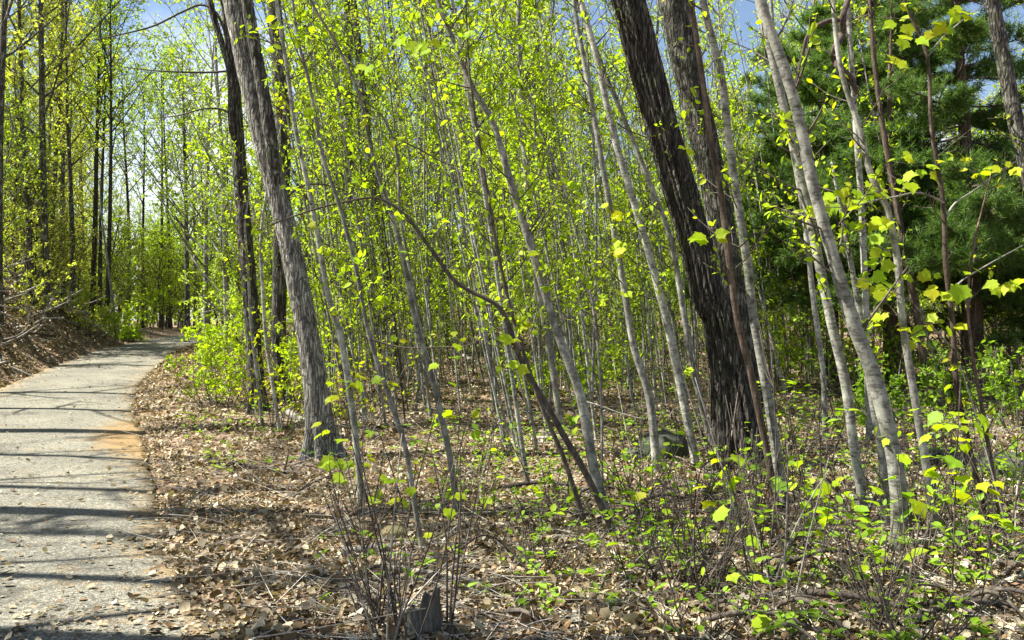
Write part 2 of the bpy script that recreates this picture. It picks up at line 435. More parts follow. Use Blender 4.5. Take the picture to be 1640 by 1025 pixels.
def height(x, y):
    x = np.asarray(x, float); y = np.asarray(y, float); shp = x.shape
    xf, yf = x.ravel(), y.ravel()
    s = road_dist(xf, yf)
    zr = zroad(yf)
    soft = np.log1p(np.exp(np.clip((yf - 13) / 4, -30, 30))) * 4
    slope = 0.056 - 0.022 * sstep(5, 18, xf)
    hill = slope * np.minimum(soft, 75)
    hill = hill + 0.32 * (fbm(xf * .22 + 3, yf * .22, 3) - .5) * sstep(2, 7, np.abs(s)) + 0.10 * (fbm(xf * 1.1, yf * 1.1 + 7, 3) - .5)
    dr = s - HALF
    right = zr + (hill - zr) * sstep(0.2, 7, dr) + 0.10 * sstep(0, .8, dr) * (1 - sstep(1.5, 5, dr)) * sstep(10, 20, yf)
    dl = -s - HALF
    bank = zr + 0.78 * np.clip(dl - .1, 0, 3.3) * sstep(8, 16, yf) * (1 - .92 * sstep(33, 46, yf)) + 0.25 * (fbm(xf * .8, yf * .8, 3) - .4) * sstep(0.1, 1.5, dl) + 0.012 * np.clip(dl - 6, 0, 60)
    h = np.where(s > 0, right, bank)
    flat = zr - 0.06
    inside = sstep(HALF - .05, HALF + .14, np.abs(s))
    h = flat * (1 - inside) + h * inside
    return h.reshape(shp)

def hz(x, y): return float(height(np.array([x]), np.array([y]))[0])

def ground_hit(px, py, dmax=70):
    y = np.concatenate([np.linspace(3.0, 25, 1400), np.linspace(25.1, dmax, 700)])
    x = (px - 820) / FPX * y; z = EYE - (py - 512.5) / FPX * y
    below = z <= height(x, y)
    i = int(np.argmax(below)) if below.any() else len(y) - 1
    return np.array([x[i], y[i], float(height(x[i:i + 1], y[i:i + 1])[0])])

def axis_coords(a, b, step, lo, hi, grow=1.13):
    c = list(np.arange(a, b, step)); s = step
    while c[-1] < hi: s *= grow; c.append(c[-1] + s)
    s = step; left = []
    cur = a
    while cur > lo: s *= grow; cur -= s; left.append(cur)
    return np.array(left[::-1] + c)
gx = axis_coords(-12, 11, 0.11, -900, 900); gy = axis_coords(2.5, 20, 0.11, -300, 1500)
GX, GY = np.meshgrid(gx, gy)
GZ = height(GX, GY) + 0.05 * (fbm(GX * 3.5, GY * 3.5, 2) - .5) * (np.abs(road_dist(GX, GY).reshape(GX.shape)) > HALF + .1)
mb = MB()
nx, ny = len(gx), len(gy)
I = (np.arange(ny - 1)[:, None] * nx + np.arange(nx - 1)[None])
mb.add(np.stack([GX, GY, GZ], -1).reshape(-1, 3), np.stack([I, I + 1, I + nx + 1, I + nx], -1).reshape(-1, 4))
forest_floor = mb.build("forest_floor", M['floor'], kind='structure')

# road: a worn slab with broken edges
mb = MB()
K = 24
idx = np.arange(0, len(CENTER))
cc = smooth_path(np.c_[CENTER, np.zeros(len(CENTER))], 700)[:, :2]
tt = unit(np.gradient(cc, axis=0)); nn = np.c_[-tt[:, 1], tt[:, 0]]
us = np.linspace(-1, 1, K)
arc = np.concatenate([[0], np.cumsum(np.linalg.norm(np.diff(cc, axis=0), axis=1))])
jl = 0.16 * (fbm(arc * 1.3, arc * 0 + 3, 4) - .5) + .06 * (vnoise(arc * 9, arc * 0) - .5)
jr = 0.16 * (fbm(arc * 1.3, arc * 0 + 30, 4) - .5) + .06 * (vnoise(arc * 9, arc * 0 + 9) - .5)
V = []
for j, u in enumerate(us):
    e = np.where(u > 0, HALF + jr, HALF + jl)
    pt = cc - nn * (u * e)[:, None]
    V.append(np.c_[pt, zroad(pt[:, 1]) + 0.035 * (1 - u * u) + 0.012 * (fbm(pt[:, 0] * 2, pt[:, 1] * 2) - .5)])
V = np.stack(V, 1)
n0 = len(cc)
low = V[:, [0, -1]].copy(); low[..., 2] -= 0.09
allv = np.concatenate([low[:, :1], V, low[:, 1:]], 1); kk = K + 2
I = np.arange(n0 - 1)[:, None] * kk + np.arange(kk - 1)[None]
mb.add(allv.reshape(-1, 3), np.stack([I, I + kk, I + kk + 1, I + 1], -1).reshape(-1, 4))
road = mb.build("road", M['road'], kind='structure')
edge = np.concatenate([[0.3], 0.16 * np.abs(us) ** 5 - 0.03, [0.3]])
att = road.data.attributes.new("edge", 'FLOAT', 'POINT')
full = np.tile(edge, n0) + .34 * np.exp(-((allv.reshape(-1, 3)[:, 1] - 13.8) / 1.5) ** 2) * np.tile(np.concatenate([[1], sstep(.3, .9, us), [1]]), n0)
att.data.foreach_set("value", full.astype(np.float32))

# ------------------------------------------------------------------ growing things
def wob(n, amp):
    """smooth random 3-D wander of n samples"""
    k = max(3, n // 3)
    c = np.cumsum(rng.standard_normal((k, 3)), 0) * amp
    return np.stack([np.interp(np.linspace(0, 1, n), np.linspace(0, 1, k), c[:, i]) for i in range(3)], 1)

def twig(base, d, L, r, n=5, droop=0.0, k=3, mbw=None):
    """one curving twig; returns its points"""
    d = unit(d); ts = np.linspace(0, 1, n)
    p = base + d * (ts * L)[:, None] + wob(n, L * .07) * ts[:, None]
    p[:, 2] += (L * .22 * ts ** 2) - droop * L * ts ** 2
    if mbw is not None: mbw.tube(p, r * (1 - .75 * ts) + .0012, k)
    return p

def leaves_on(pts, per, size, store):
    """collect leaf placements along twig points"""
    if per <= 0: return
    n = len(pts)
    m = max(1, int(per * (0.6 + 0.8 * rng.random())))
    t = rng.random(m) ** .7 * (n - 1); i = np.minimum(t.astype(int), n - 2); f = (t - i)[:, None]
    p = pts[i] * (1 - f) + pts[i + 1] * f
    d = unit(pts[i + 1] - pts[i])
    ax = unit(d * .5 + rng.standard_normal((m, 3)) * .75 + np.array([0, 0, -.25]))
    nm = unit(np.array([0, 0, .9]) + rng.standard_normal((m, 3)) * .85)
    store.append((p, ax, nm, size * (0.55 + 0.75 * rng.random(m))))

def flush(store, mbl, tv=OVAL_V, tf=OVAL_F):
    if not store: return
    add_leaves(mbl, np.vstack([s[0] for s in store]), np.vstack([s[1] for s in store]), np.vstack([s[2] for s in store]), np.concatenate([s[3] for s in store]), tv, tf)

def side_dir(t, up=0.6):
    a = rng.random() * 2 * pi
    u = unit(np.cross(t, [.3, .9, .1])); w = np.cross(t, u)
    return unit(u * cos(a) + w * sin(a) + t * up)

def dress(stem, rad, n_twigs, L, leaf_n, leaf_size, t0=.2, t1=1.0, r_tw=.005, mbw=None, store=None, sub=2, up=.6, droop=0.0):
    """twigs and leaves along a stem polyline"""
    n = len(stem); tang = unit(np.gradient(stem, axis=0))
    for q in range(n_twigs):
        t = (t0 + (t1 - t0) * rng.random()) * (n - 1.001); i = int(t); f = t - i
        b = stem[i] * (1 - f) + stem[i + 1] * f
        l = L * (0.45 + 0.8 * rng.random()) * (1 - .35 * t / n)
        p = twig(b, side_dir(tang[i], up), l, r_tw * (.6 + .6 * rng.random()), 6, droop, 4, mbw)
        leaves_on(p[1:], leaf_n, leaf_size, store)
        for s in range(sub):
            j = rng.integers(1, 5)
            p2 = twig(p[j], unit(p[j] - p[j - 1]) + rng.standard_normal(3) * .7, l * (.3 + .3 * rng.random()), r_tw * .5, 4, droop, 3, mbw)
            leaves_on(p2, leaf_n * .7, leaf_size, store)

def furrow(nr, amp, seed, n_rings):
    """deep vertical bark ridges for a big trunk"""
    def f(ang, i):
        z = i * .16
        c = 1.6 * vnoise(np.cos(ang) * 2 + seed, np.sin(ang) * 2 + z * .35)
        ph = ang * nr + 5.0 * vnoise(np.cos(ang) * 1.5 + 4 + z * .12, np.sin(ang) * 1.5 + seed + z * .25)
        g = np.abs(np.sin(ph / 2 * 1.0))
        gap = vnoise(ang * nr * .32 + seed, z * 1.7 + np.floor(ang * nr / pi) * 3.3)
        return 1 + amp * (g ** .6 - .75) - amp * .7 * (gap > .82) + amp * .5 * (c - .8)
    return f

def px3(px, py, d): return np.array([(px - 820) / FPX * d, d, EYE - (py - 512.5) / FPX * d])

def traced(pts, depth=None, lean=0.0):
    """photo polyline from the foot up (px, py, width in px) -> 3-D points and radii standing at the foot's distance"""
    if depth is None:
        g = ground_hit(pts[0][0], pts[0][1])
    else:
        x = (pts[0][0] - 820) / FPX * depth
        g = np.array([x, depth, hz(x, depth)])
    d0 = g[1]; P = []; R = []
    for i, (x, y, w) in enumerate(pts):
        p = px3(x, y, d0)
        dd = d0 + lean * max(0, p[2] - g[2])
        p = px3(x, y, dd)
        P.append(p); R.append(.90 * w / 2 / FPX * dd)
    if depth is not None: P[0][2] = g[2]
    P[0][2] = min(P[0][2], g[2])
    return np.array(P), np.array(R), g

def hero(name, label, cat, bark, pts, depth=None, lean=0.0, top=4.0, k=8, relief=None, twigs=25, L=.7, leaf=None, leaf_n=6, leaf_size=.07,
         t0=.25, sub=2, group=None, crown=0, rings=None, flare=1.0, up=.6, root=None, part='trunk'):
    P, R, g = traced(pts, depth, lean)
    if bark == 'bark_pale' or 'arch' in label: R = R * (.74 if 'arch' in label else .86)
    base = g.copy()
    d = unit(P[-1] - P[-2])
    ext = []
    h = 0
    vis_n = len(P)
    if top > 0:
        d = unit(d * .8 + np.array([0, 0, .3]))
        rr = R[-1]
        for q in range(1, 4):
            ext.append(np.r_[P[-1] + d * (top * q / 3) + np.array([.05 * q, .04 * q, 0]), rr * (1 - .3 * q)])
    A = np.c_[P, R]
    if ext: A = np.vstack([A, ext])
    A[:, :3] -= base
    sub0 = A[0].copy(); sub0[2] -= .25; sub0[3] *= 1.1 * flare
    A = np.vstack([sub0, A])
    n = rings or max(14, len(A) * 4)
    path = smooth_path(A, n)
    r = np.maximum(path[:, 3], .002)
    if flare > 1:
        r = r * (1 + (flare - 1) * np.exp(-np.clip(path[:, 2], 0, 9) / (.9 * r.max() + .12)))
    e = root or empty(name, base)
    if root is None: tag(e, label, cat, group)
    r = r * (1 + .13 * (fbm(path[:, 2] * 3.1 + base[0] * 7, path[:, 2] * 0 + base[1], 3) - .5))
    if flare > 1.2:
        base_rel = relief or (lambda a_, i_: 1.0); nl_ = int(rng.integers(4, 7)); ph_ = rng.random() * 6.28; r0_ = r.max()
        ex_ = np.exp(-np.clip(path[:, 2] + .1, 0, 9) / (r0_ * 1.1))
        relief = lambda a_, i_: base_rel(a_, i_) * (1 + .38 * ex_[i_] * np.cos(nl_ * a_ + ph_ + .8 * np.sin(a_ * 2)))
    b = MB(); b.tube(path[:, :3] + (wob(n, r.mean() * .10) if relief is None else 0), r, k, relief)
    b.build(part, M[bark], e)
    bw = MB(); st = []
    if twigs:
        dress(path[:, :3], r, twigs, L, leaf_n if leaf else 0, leaf_size, t0, .98, max(.004, min(.012, r.mean() * .25)), bw, st, sub, up)
    if crown:
        tang = unit(np.gradient(path[:, :3], axis=0))
        for q in range(crown):
            i = int(n * (.72 + .27 * rng.random())) - 1
            lp = twig(path[i, :3], side_dir(tang[i], .7), 1.6 + 2.2 * rng.random(), .04 + .02 * rng.random(), 8, 0, 5, bw)
            dress(lp, None, 7, .9, leaf_n, leaf_size * 1.2, .2, 1, .008, bw, st, 1)
    if bw.n: bw.build("twigs" if not crown else "branches", M['bark_twig'], e, kind='stuff')
    if st and leaf:
        bl = MB(); flush(st, bl)
        bl.build("foliage", M[leaf], e, kind='stuff')
    e["d"] = float(base[1]); del e["d"]
    return e, path[:, :3] + base, r

# ------------------------------------------------------------------ the large trunks
hero("mature_tree", "massive dark furrowed trunk leaning left, thickest tree, with undergrowth at its foot", "tree", 'bark_dark',
     [(1186, 748, 82), (1178, 690, 72), (1172, 640, 66), (1152, 512, 60), (1135, 480, 59), (1117, 400, 57), (1082, 280, 57), (1046, 150, 56), (1006, 0, 58), (985, -80, 56)],
     top=7, k=110, relief=furrow(22, .17, 3, 0), twigs=7, L=.5, leaf='leaf_bright', leaf_n=4, leaf_size=.07, crown=4, rings=200, flare=1.6)
hero("mature_tree", "grey-brown rough-barked trunk rising close behind the massive dark furrowed trunk", "tree", 'bark_deep',
     [(1208, 690, 50), (1192, 590, 46), (1172, 470, 46), (1150, 330, 47), (1122, 200, 47), (1098, 100, 50), (1080, 0, 54), (1068, -80, 52)],
     depth=15.4, top=7, k=56, relief=furrow(15, .07, 8, 0), twigs=12, L=.6, leaf='leaf_bright', leaf_n=5, crown=4, rings=160, flare=1.25)
hero("mature_tree", "pale grey trunk leaning left beside the road", "tree", 'bark_mottled',
     [(518, 735, 45), (508, 640, 40), (490, 520, 39), (470, 420, 38), (447, 320, 37), (425, 240, 37), (405, 150, 38), (388, 70, 39), (375, 0, 39), (362, -80, 38)],
     top=7, k=40, relief=furrow(11, .04, 5, 0), twigs=16, L=.6, leaf='leaf_bright', leaf_n=6, leaf_size=.08, crown=4, rings=120, flare=1.7)
hero("mature_tree", "dark upright trunk just left of the pale roadside trunk, nearest the road", "tree", 'bark_deep',
     [(413, 662, 30), (403, 500, 26), (394, 400, 26), (386, 300, 25), (379, 200, 23), (371, 80, 21), (362, 0, 20), (354, -70, 20)],
     top=6, k=40, relief=furrow(12, .09, 9, 0), twigs=16, L=.7, leaf='leaf_bright', leaf_n=6, leaf_size=.09, crown=4, rings=120, flare=1.3)
hero("mature_tree", "dark straight trunk half hidden behind the pale roadside trunk", "tree", 'bark_deep',
     [(452, 682, 30), (446, 560, 26), (449, 400, 26), (453, 220, 27), (447, 100, 26), (438, 0, 25), (432, -60, 24)],
     depth=17.5, top=6, k=36, relief=furrow(11, .07, 12, 0), twigs=14, L=.7, leaf='leaf_bright', leaf_n=6, leaf_size=.09, crown=4, rings=100, flare=1.3)
hero("mature_tree", "dark trunk wrapped in climbing leaves, standing back from the pale roadside trunk", "tree", 'bark_rough',
     [(560, 560, 19), (558, 475, 17), (559, 300, 17), (557, 150, 17), (557, 0, 17), (556, -60, 16)],
     depth=19, top=6, k=24, relief=furrow(9, .08, 21, 0), twigs=60, L=.35, leaf='leaf_bright', leaf_n=7, leaf_size=.10, t0=.05, crown=4, rings=80, flare=1.3)
hero("mature_tree", "dull grey trunk tilting left, next back from the leaf-wrapped trunk", "tree", 'bark_rough',
     [(640, 560, 15), (620, 470, 14), (601, 320, 14), (582, 150, 13), (566, 0, 12), (560, -60, 12)],
     depth=20.5, top=5, k=24, relief=furrow(9, .06, 31, 0), twigs=30, L=.5, leaf='leaf_bright', leaf_n=7, leaf_size=.10, crown=4, rings=60, flare=1.2)
hero("mature_tree", "grey leaning trunk high against blue sky, behind the dark pine boughs", "tree", 'bark_deep',
     [(1700, 560, 34), (1668, 400, 30), (1648, 285, 28), (1626, 190, 26), (1606, 90, 25), (1588, 0, 25), (1576, -60, 24)],
     depth=15, top=6, k=36, relief=furrow(11, .05, 41, 0), twigs=12, L=.6, leaf='leaf_olive', leaf_n=4, crown=6, rings=90, flare=1.2)
hero("dead_stem", "reddish brown flaking stem running close along the massive dark trunk", "tree", 'bark_brown',
     [(1244, 815, 14), (1226, 712, 13), (1203, 600, 13), (1181, 512, 12), (1168, 420, 12), (1153, 300, 11), (1140, 235, 11), (1125, 125, 10), (1106, 0, 10), (1096, -60, 9)],
     top=3, k=14, relief=furrow(6, .10, 51, 0), twigs=16, L=.5, leaf='leaf_bright', leaf_n=3, rings=120)

# ------------------------------------------------------------------ saplings that can be told apart
maple_meshes = []
for key in ('leaf_yellow', 'leaf_bright', 'leaf_green'):
    row = []
    for q in range(4):
        b = MB(); add_leaves(b, [[0, 0, 0]], [[0, 1, 0]], [[0, 0, 1]], 1.0, MAPLE_V, MAPLE_F, jitter=0.10)
        row.append(b.mesh("maple_leaf_" + key, M[key], True))
    maple_meshes.append(row)
oval_meshes = []
for key in ('leaf_yellow', 'leaf_bright', 'leaf_green'):
    row = []
    for q in range(4):
        b = MB(); add_leaves(b, [[0, 0, 0]], [[0, 1, 0]], [[0, 0, 1]], 1.0, OVAL_V * np.array([1.25, 1, 1]), OVAL_F, jitter=0.12)
        row.append(b.mesh("oval_leaf_" + key, M[key], True))
    oval_meshes.append(row)

def leaf_obj(parent, loc, size, kind=0, shape='maple', axis=None, normal=None):
    me = random.choice((maple_meshes if shape == 'maple' else oval_meshes)[kind])
    o = bpy.data.objects.new("leaf", me); COL.objects.link(o); o.parent = parent
    a = unit(axis if axis is not None else rng.standard_normal(3) * [1, 1, .25] + [0, 0, -.25])
    nrm = normal if normal is not None else np.array([0, 0, 1.0]) + rng.standard_normal(3) * .3
    b = unit(np.cross(a, nrm)); c = np.cross(b, a)
    m = mathutils.Matrix(((b[0], a[0], c[0], 0), (b[1], a[1], c[1], 0), (b[2], a[2], c[2], 0), (0, 0, 0, 1)))
    o.matrix_local = mathutils.Matrix.Translation(mathutils.Vector(loc)) @ m @ mathutils.Matrix.Scale(size, 4)
    return o

SAP = dict(k=10, twigs=30, L=.55, leaf='leaf_bright', leaf_n=4, leaf_size=.075, top=2.6)
SAPS = []
def sapling(label, bark, pts, **kw):
    a = dict(SAP); a.update(kw)
    SAPS.append(hero("sapling", label, "sapling", bark, pts, group="saplings standing in the thicket", part='stem', **a))
    return SAPS[-1]

s10 = sapling("stoutest pale banded stem, leaning left before the pine", 'bark_pale',
     [(1436, 888, 30), (1441, 837, 33), (1436, 752, 33), (1421, 672, 32), (1401, 597, 31), (1370, 512, 29), (1354, 460, 27), (1326, 360, 25), (1305, 280, 24), (1286, 190, 23), (1260, 100, 22), (1222, -10, 20)], k=24, flare=1.15, rings=70, twigs=24)
sapling("pale banded stem paired left of the stoutest pale stem, joining its line higher up", 'bark_pale',
     [(1388, 832, 20), (1371, 727, 20), (1356, 612, 20), (1332, 512, 19), (1306, 380, 19), (1284, 280, 18), (1258, 175, 17), (1228, 50, 16), (1215, -10, 15)], k=18, rings=60, twigs=22)
sapling("pale stem pressed close against the left of the stoutest pale stem near ground", 'bark_pale',
     [(1418, 842, 17), (1411, 722, 17), (1397, 640, 16), (1384, 560, 15), (1371, 470, 12), (1352, 370, 9), (1330, 260, 6)], k=14, top=0, twigs=14)
sapling("smooth grey stem crossing right of the reddish brown flaking stem", 'bark_pale',
     [(1258, 810, 22), (1248, 770, 21), (1233, 662, 20), (1206, 512, 19), (1196, 430, 18), (1180, 325, 17), (1166, 225, 16), (1155, 125, 16), (1124, -10, 15)], k=18, rings=60, twigs=20)
sapling("mottled pale stem leaning left, nearest stem on the left of the massive dark trunk", 'bark_pale',
     [(1116, 750, 18), (1094, 637, 17), (1071, 527, 16), (1042, 415, 16), (1020, 340, 15), (985, 225, 14), (955, 90, 13), (928, -10, 12)], k=16, rings=50)
sapling("slim grey stem hugging the left edge of the massive dark trunk", 'bark_grey',
     [(1143, 725, 11), (1112, 600, 10), (1095, 500, 10), (1075, 385, 10), (1040, 290, 9), (1004, 200, 9), (969, 115, 8), (938, 35, 8), (915, -20, 7)], k=10)
s4 = sapling("tall dark grey forked sapling whose long stem leans left across the thicket", 'bark_grey',
     [(976, 845, 20), (951, 752, 18), (931, 642, 17), (910, 580, 16), (886, 512, 15), (850, 392, 14), (820, 300, 13), (790, 200, 11), (758, 145, 10), (730, 75, 9), (700, -5, 8)], k=14, rings=60, twigs=40, leaf_n=5)
# second leader of the fork
hero("", "", "", 'bark_grey', [(822, 305, 10), (802, 253, 9), (752, 186, 8), (712, 117, 7), (680, 50, 5)], depth=s4[1][4][1], root=s4[0], top=1.2, twigs=8, leaf='leaf_bright', leaf_n=5, k=8, part='fork') if False else None
arch = sapling("dark sapling bent in a wide arch, its long tip drooping to the left", 'bark_twig',
     [(985, 862, 17), (940, 760, 16), (908, 705, 15), (880, 655, 14), (836, 578, 13), (815, 520, 12), (799, 492, 12), (780, 480, 11), (748, 465, 10), (722, 445, 10), (690, 400, 9), (662, 360, 8), (640, 337, 7), (600, 319, 6), (540, 328, 5), (480, 345, 4), (412, 372, 3)], k=10, top=0, rings=80, twigs=16, L=.4, leaf_n=3)
sapling("curved slim sapling with low maple leaves, right of the pale roadside trunk", 'bark_grey',
     [(581, 812, 12), (566, 662, 12), (546, 537, 11), (527, 475, 10), (498, 320, 9), (475, 215, 8), (460, 110, 7), (441, -10, 7)], leaf_n=5)
sapling("thin whip leaning left, second stem right of the pale roadside trunk", 'bark_grey',
     [(676, 884, 9), (664, 812, 9), (650, 722, 9), (625, 642, 9), (591, 537, 8), (569, 425, 8), (540, 320, 7), (516, 250, 7), (495, 135, 6), (474, 50, 5)], leaf_n=5)
sapling("slender grey pole standing alone in open leaf litter, mid slope", 'bark_grey',
     [(733, 830, 11), (720, 727, 11), (691, 602, 10), (665, 512, 9), (650, 430, 9), (630, 350, 8), (600, 260, 7), (575, 150, 6), (540, 70, 5), (495, -8, 5)], leaf_n=5)
sapling("thin upright shoot touching the arched dark sapling at its bend", 'bark_grey',
     [(690, 620, 8), (672, 520, 8), (655, 430, 8), (640, 335, 7), (636, 250, 7), (615, 190, 6), (576, 150, 5), (540, 70, 5)], depth=15, leaf_n=5)
sapling("twin dark stem tangled with the base of the arched dark sapling", 'bark_twig',
     [(940, 850, 13), (905, 740, 12), (868, 650, 11), (838, 560, 10), (812, 470, 9), (790, 360, 8), (770, 240, 6), (752, 120, 5)], twigs=30)
s13 = sapling("dark forked grey sapling with bare side twigs, in front of the pine", 'bark_grey',
     [(1498, 850, 15), (1485, 752, 14), (1466, 637, 14), (1446, 512, 13), (1440, 430, 13), (1424, 340, 12), (1396, 280, 11), (1380, 210, 10), (1352, 125, 9), (1340, 40, 8)], leaf='leaf_yellow', leaf_n=2, twigs=22)
sapling("straight grey pole with mottled bark, standing upright before the pine boughs", 'bark_pale',
     [(1392, 640, 14), (1386, 500, 13), (1380, 350, 13), (1371, 200, 12), (1360, 50, 11), (1356, -20, 11)], depth=12.5, leaf_n=3, twigs=20)
s15 = sapling("small young maple with wide yellow leaves, thin brown stem before the dark pine", 'bark_brown',
     [(1580, 845, 11), (1551, 712, 10), (1531, 612, 10), (1525, 512, 9), (1515, 425, 9), (1510, 320, 8), (1492, 200, 7), (1486, 90, 6), (1452, 5, 5)], twigs=8, leaf_n=0, leaf=None, top=1.0)
sapling("thin brown whip at the right of the young maple with yellow leaves", 'bark_brown',
     [(1606, 856, 8), (1577, 680, 7), (1556, 560, 6), (1550, 470, 5), (1562, 380, 4)], twigs=14, leaf_n=2, top=.6, leaf='leaf_yellow')
sapling("brown pole behind the forked sapling, close under the pine", 'bark_brown',
     [(1492, 634, 14), (1474, 540, 13), (1458, 450, 12), (1436, 330, 11), (1410, 180, 9), (1395, 40, 8)], depth=16, leaf_n=2, twigs=18)
sapling("brown stem just beside the pine trunk, slightly thinner than the pole on its left", 'bark_brown',
     [(1462, 640, 12), (1448, 540, 11), (1436, 440, 11), (1428, 300, 9), (1424, 150, 8)], depth=17, leaf_n=2, twigs=18)
sapling("slender grey stem between the reddish stem and the paired pale stems", 'bark_grey',
     [(1322, 700, 11), (1318, 600, 10), (1302, 480, 10), (1285, 330, 9), (1262, 200, 9), (1240, 60, 8)], depth=12.5, leaf_n=4)
sapling("grey-green stem second left of the massive dark trunk, dark on its shaded side", 'bark_grey',
     [(1052, 760, 16), (1040, 640, 14), (1015, 560, 13), (1000, 470, 12), (985, 380, 11), (962, 250, 10), (940, 120, 9), (920, 0, 8)], depth=10.5, leaf_n=4)
sapling("dark grey stem leaning left through bright leaves behind the forked tall sapling", 'bark_grey',
     [(900, 690, 12), (880, 560, 11), (860, 450, 10), (846, 330, 10), (838, 200, 9), (830, 60, 8)], depth=13.5, leaf_n=5)
sapling("whip-like stem beside the road bush, leaning onto the dark roadside trunk", 'bark_pale',
     [(420, 690, 8), (412, 600, 8), (402, 520, 7), (398, 450, 6), (392, 360, 5)], depth=14.5, leaf_n=4, twigs=20, leaf='leaf_yellow', top=1)
sapling("crooked pale whip between the two dark roadside trunks", 'bark_pale',
     [(448, 680, 8), (436, 610, 8), (426, 540, 8), (421, 460, 7), (418, 380, 6), (428, 300, 5)], depth=14, leaf_n=4, twigs=18, leaf='leaf_yellow', top=1.4)

# big yellow leaves on the small maple: single leaves on two thin side branches
def branch_on(e, pts, r0, mat='bark_twig', name='branch'):
    b0 = np.array(e.location)
    p = smooth_path(np.array(pts) - b0, 18)
    b = MB(); b.tube(p, np.linspace(r0, r0 * .3, len(p)), 6)
    return b.build(name, M[mat], e)
D15 = s15[1][4][1]
lb = [px3(x, y, D15 + dd) for x, y, dd in ((1512, 325, 0), (1490, 314, -.15), (1465, 309, -.25), (1430, 316, -.35), (1400, 321, -.45), (1370, 330, -.5), (1340, 332, -.6), (1316, 330, -.6))]
br = branch_on(s15[0], lb, .011, 'bark_grey')
for (pts) in ([(1516, 345, 0), (1530, 325, .1), (1560, 305, .2), (1600, 275, .3), (1645, 248, .3)], [(1524, 470, 0), (1540, 450, .1), (1580, 425, .2), (1640, 392, .2)], [(1486, 90, 0), (1510, 60, .1), (1545, 30, .2), (1580, 5, .2)], [(1527, 560, 0), (1490, 520, -.2), (1455, 480, -.3), (1400, 455, -.4), (1370, 445, -.5)]):
    branch_on(s15[0], [px3(x, y, D15 + dd) for x, y, dd in pts], .010, 'bark_grey')
b0 = np.array(s15[0].location)
MAPLE_PX = [(1300, 330, 30), (1312, 325, 40), (1325, 318, 34), (1336, 312, 30), (1362, 296, 34), (1352, 300, 22), (1367, 318, 36), (1382, 314, 30), (1400, 300, 36), (1412, 292, 40), (1424, 296, 34), (1402, 274, 26), (1446, 284, 34), (1458, 246, 30), (1484, 266, 32), (1520, 252, 26), (1536, 244, 30), (1396, 352, 40), (1412, 350, 44), (1424, 356, 34), (1380, 358, 30), (1412, 378, 36), (1404, 396, 30), (1400, 412, 34), (1420, 420, 30), (1398, 440, 36), (1390, 452, 30), (1424, 452, 38), (1410, 460, 36), (1470, 440, 34), (1486, 432, 30), (1500, 458, 36), (1520, 462, 44), (1540, 456, 40), (1598, 452, 44), (1620, 450, 40), (1636, 446, 34), (1560, 430, 36), (1500, 505, 30), (1530, 520, 32),
            (1442, 30, 34), (1456, 58, 36), (1428, 92, 30), (1480, 55, 30), (1506, 36, 34), (1516, 60, 28), (1540, 12, 34), (1560, 20, 30), (1452, 4, 30), (1590, 268, 26), (1610, 262, 30), (1632, 222, 36), (1450, 520, 30), (1420, 500, 34), (1468, 540, 28)]
for x, y, w in MAPLE_PX + [(a_ + 11, b_ + 8, c_) for a_, b_, c_ in MAPLE_PX[::2]] + [(a_ - 9, b_ + 5, c_) for a_, b_, c_ in MAPLE_PX]:
    p = px3(x, y, D15 + rng.uniform(-.6, .3)) - b0
    leaf_obj(br if y in range(280, 360) and x < 1450 else s15[0], p, w / FPX * D15 * rng.uniform(.35, .75), 0 if rng.random() < .45 else 1, axis=rng.standard_normal(3) * [.9, .35, .35] + [-.15, -.25, -.45], normal=rng.standard_normal(3) * .3 + [-.15, -.75, .65])

# single large leaves on the front saplings, each on its own thin twig
for x, y, w in [(590, 105, 22), (612, 70, 20), (665, 74, 30), (690, 80, 24), (640, 62, 20), (740, 60, 28), (705, 70, 22), (720, 118, 20), (580, 185, 22), (566, 150, 20), (500, 175, 26), (505, 358, 18), (486, 200, 18), (1025, 76, 26), (1020, 106, 24), (1040, 112, 18),
                (1085, 245, 30), (1072, 236, 22), (1096, 236, 20), (1132, 382, 34), (1146, 376, 28), (1118, 378, 20), (1098, 375, 18), (862, 405, 24), (878, 460, 18), (985, 405, 26), (992, 385, 20), (976, 330, 26), (990, 344, 22), (860, 262, 18), (846, 425, 18), (640, 545, 18),
                (535, 738, 30), (548, 760, 24), (556, 742, 20), (600, 792, 34), (620, 770, 24), (585, 605, 30), (560, 617, 26), (598, 604, 22), (640, 800, 26), (650, 770, 18), (1158, 555, 24), (1135, 560, 20), (1110, 590, 22), (1150, 610, 20), (830, 590, 22), (815, 545, 24), (836, 520, 22), (1000, 470, 18), (780, 800, 20), (760, 690, 18)]:
    best = None
    for e_, pth, rr_ in SAPS:
        qx = 820 + FPX * pth[:, 0] / pth[:, 1]; qy = 512.5 - FPX * (pth[:, 2] - EYE) / pth[:, 1]
        d2 = (qx - x) ** 2 + 2 * (qy - y) ** 2; i = int(np.argmin(d2))
        if best is None or d2[i] < best[0]: best = (d2[i], e_, pth[i])
    _, e_, q = best
    if _ > 90 ** 2: continue
    d_ = q[1] - rng.uniform(.0, .3); p = px3(x, y, d_); b0_ = np.array(e_.location)
    A = smooth_path(np.array([q, (q + p) / 2 + [0, 0, .04], p]) - b0_, 6)
    b = MB(); b.tube(A, np.linspace(.004, .0015, 6), 4); tw = b.build("leaf_twig", M['bark_twig'], e_)
    for c in range(2):
        leaf_obj(tw, p - b0_ + rng.standard_normal(3) * .03 * c, w / FPX * d_ * rng.uniform(.6, .95), 1 if rng.random() < .6 else 0, axis=rng.standard_normal(3) * [.9, .4, .35] + [0, -.2, -.4], normal=rng.standard_normal(3) * .35 + [-.1, -.7, .7])

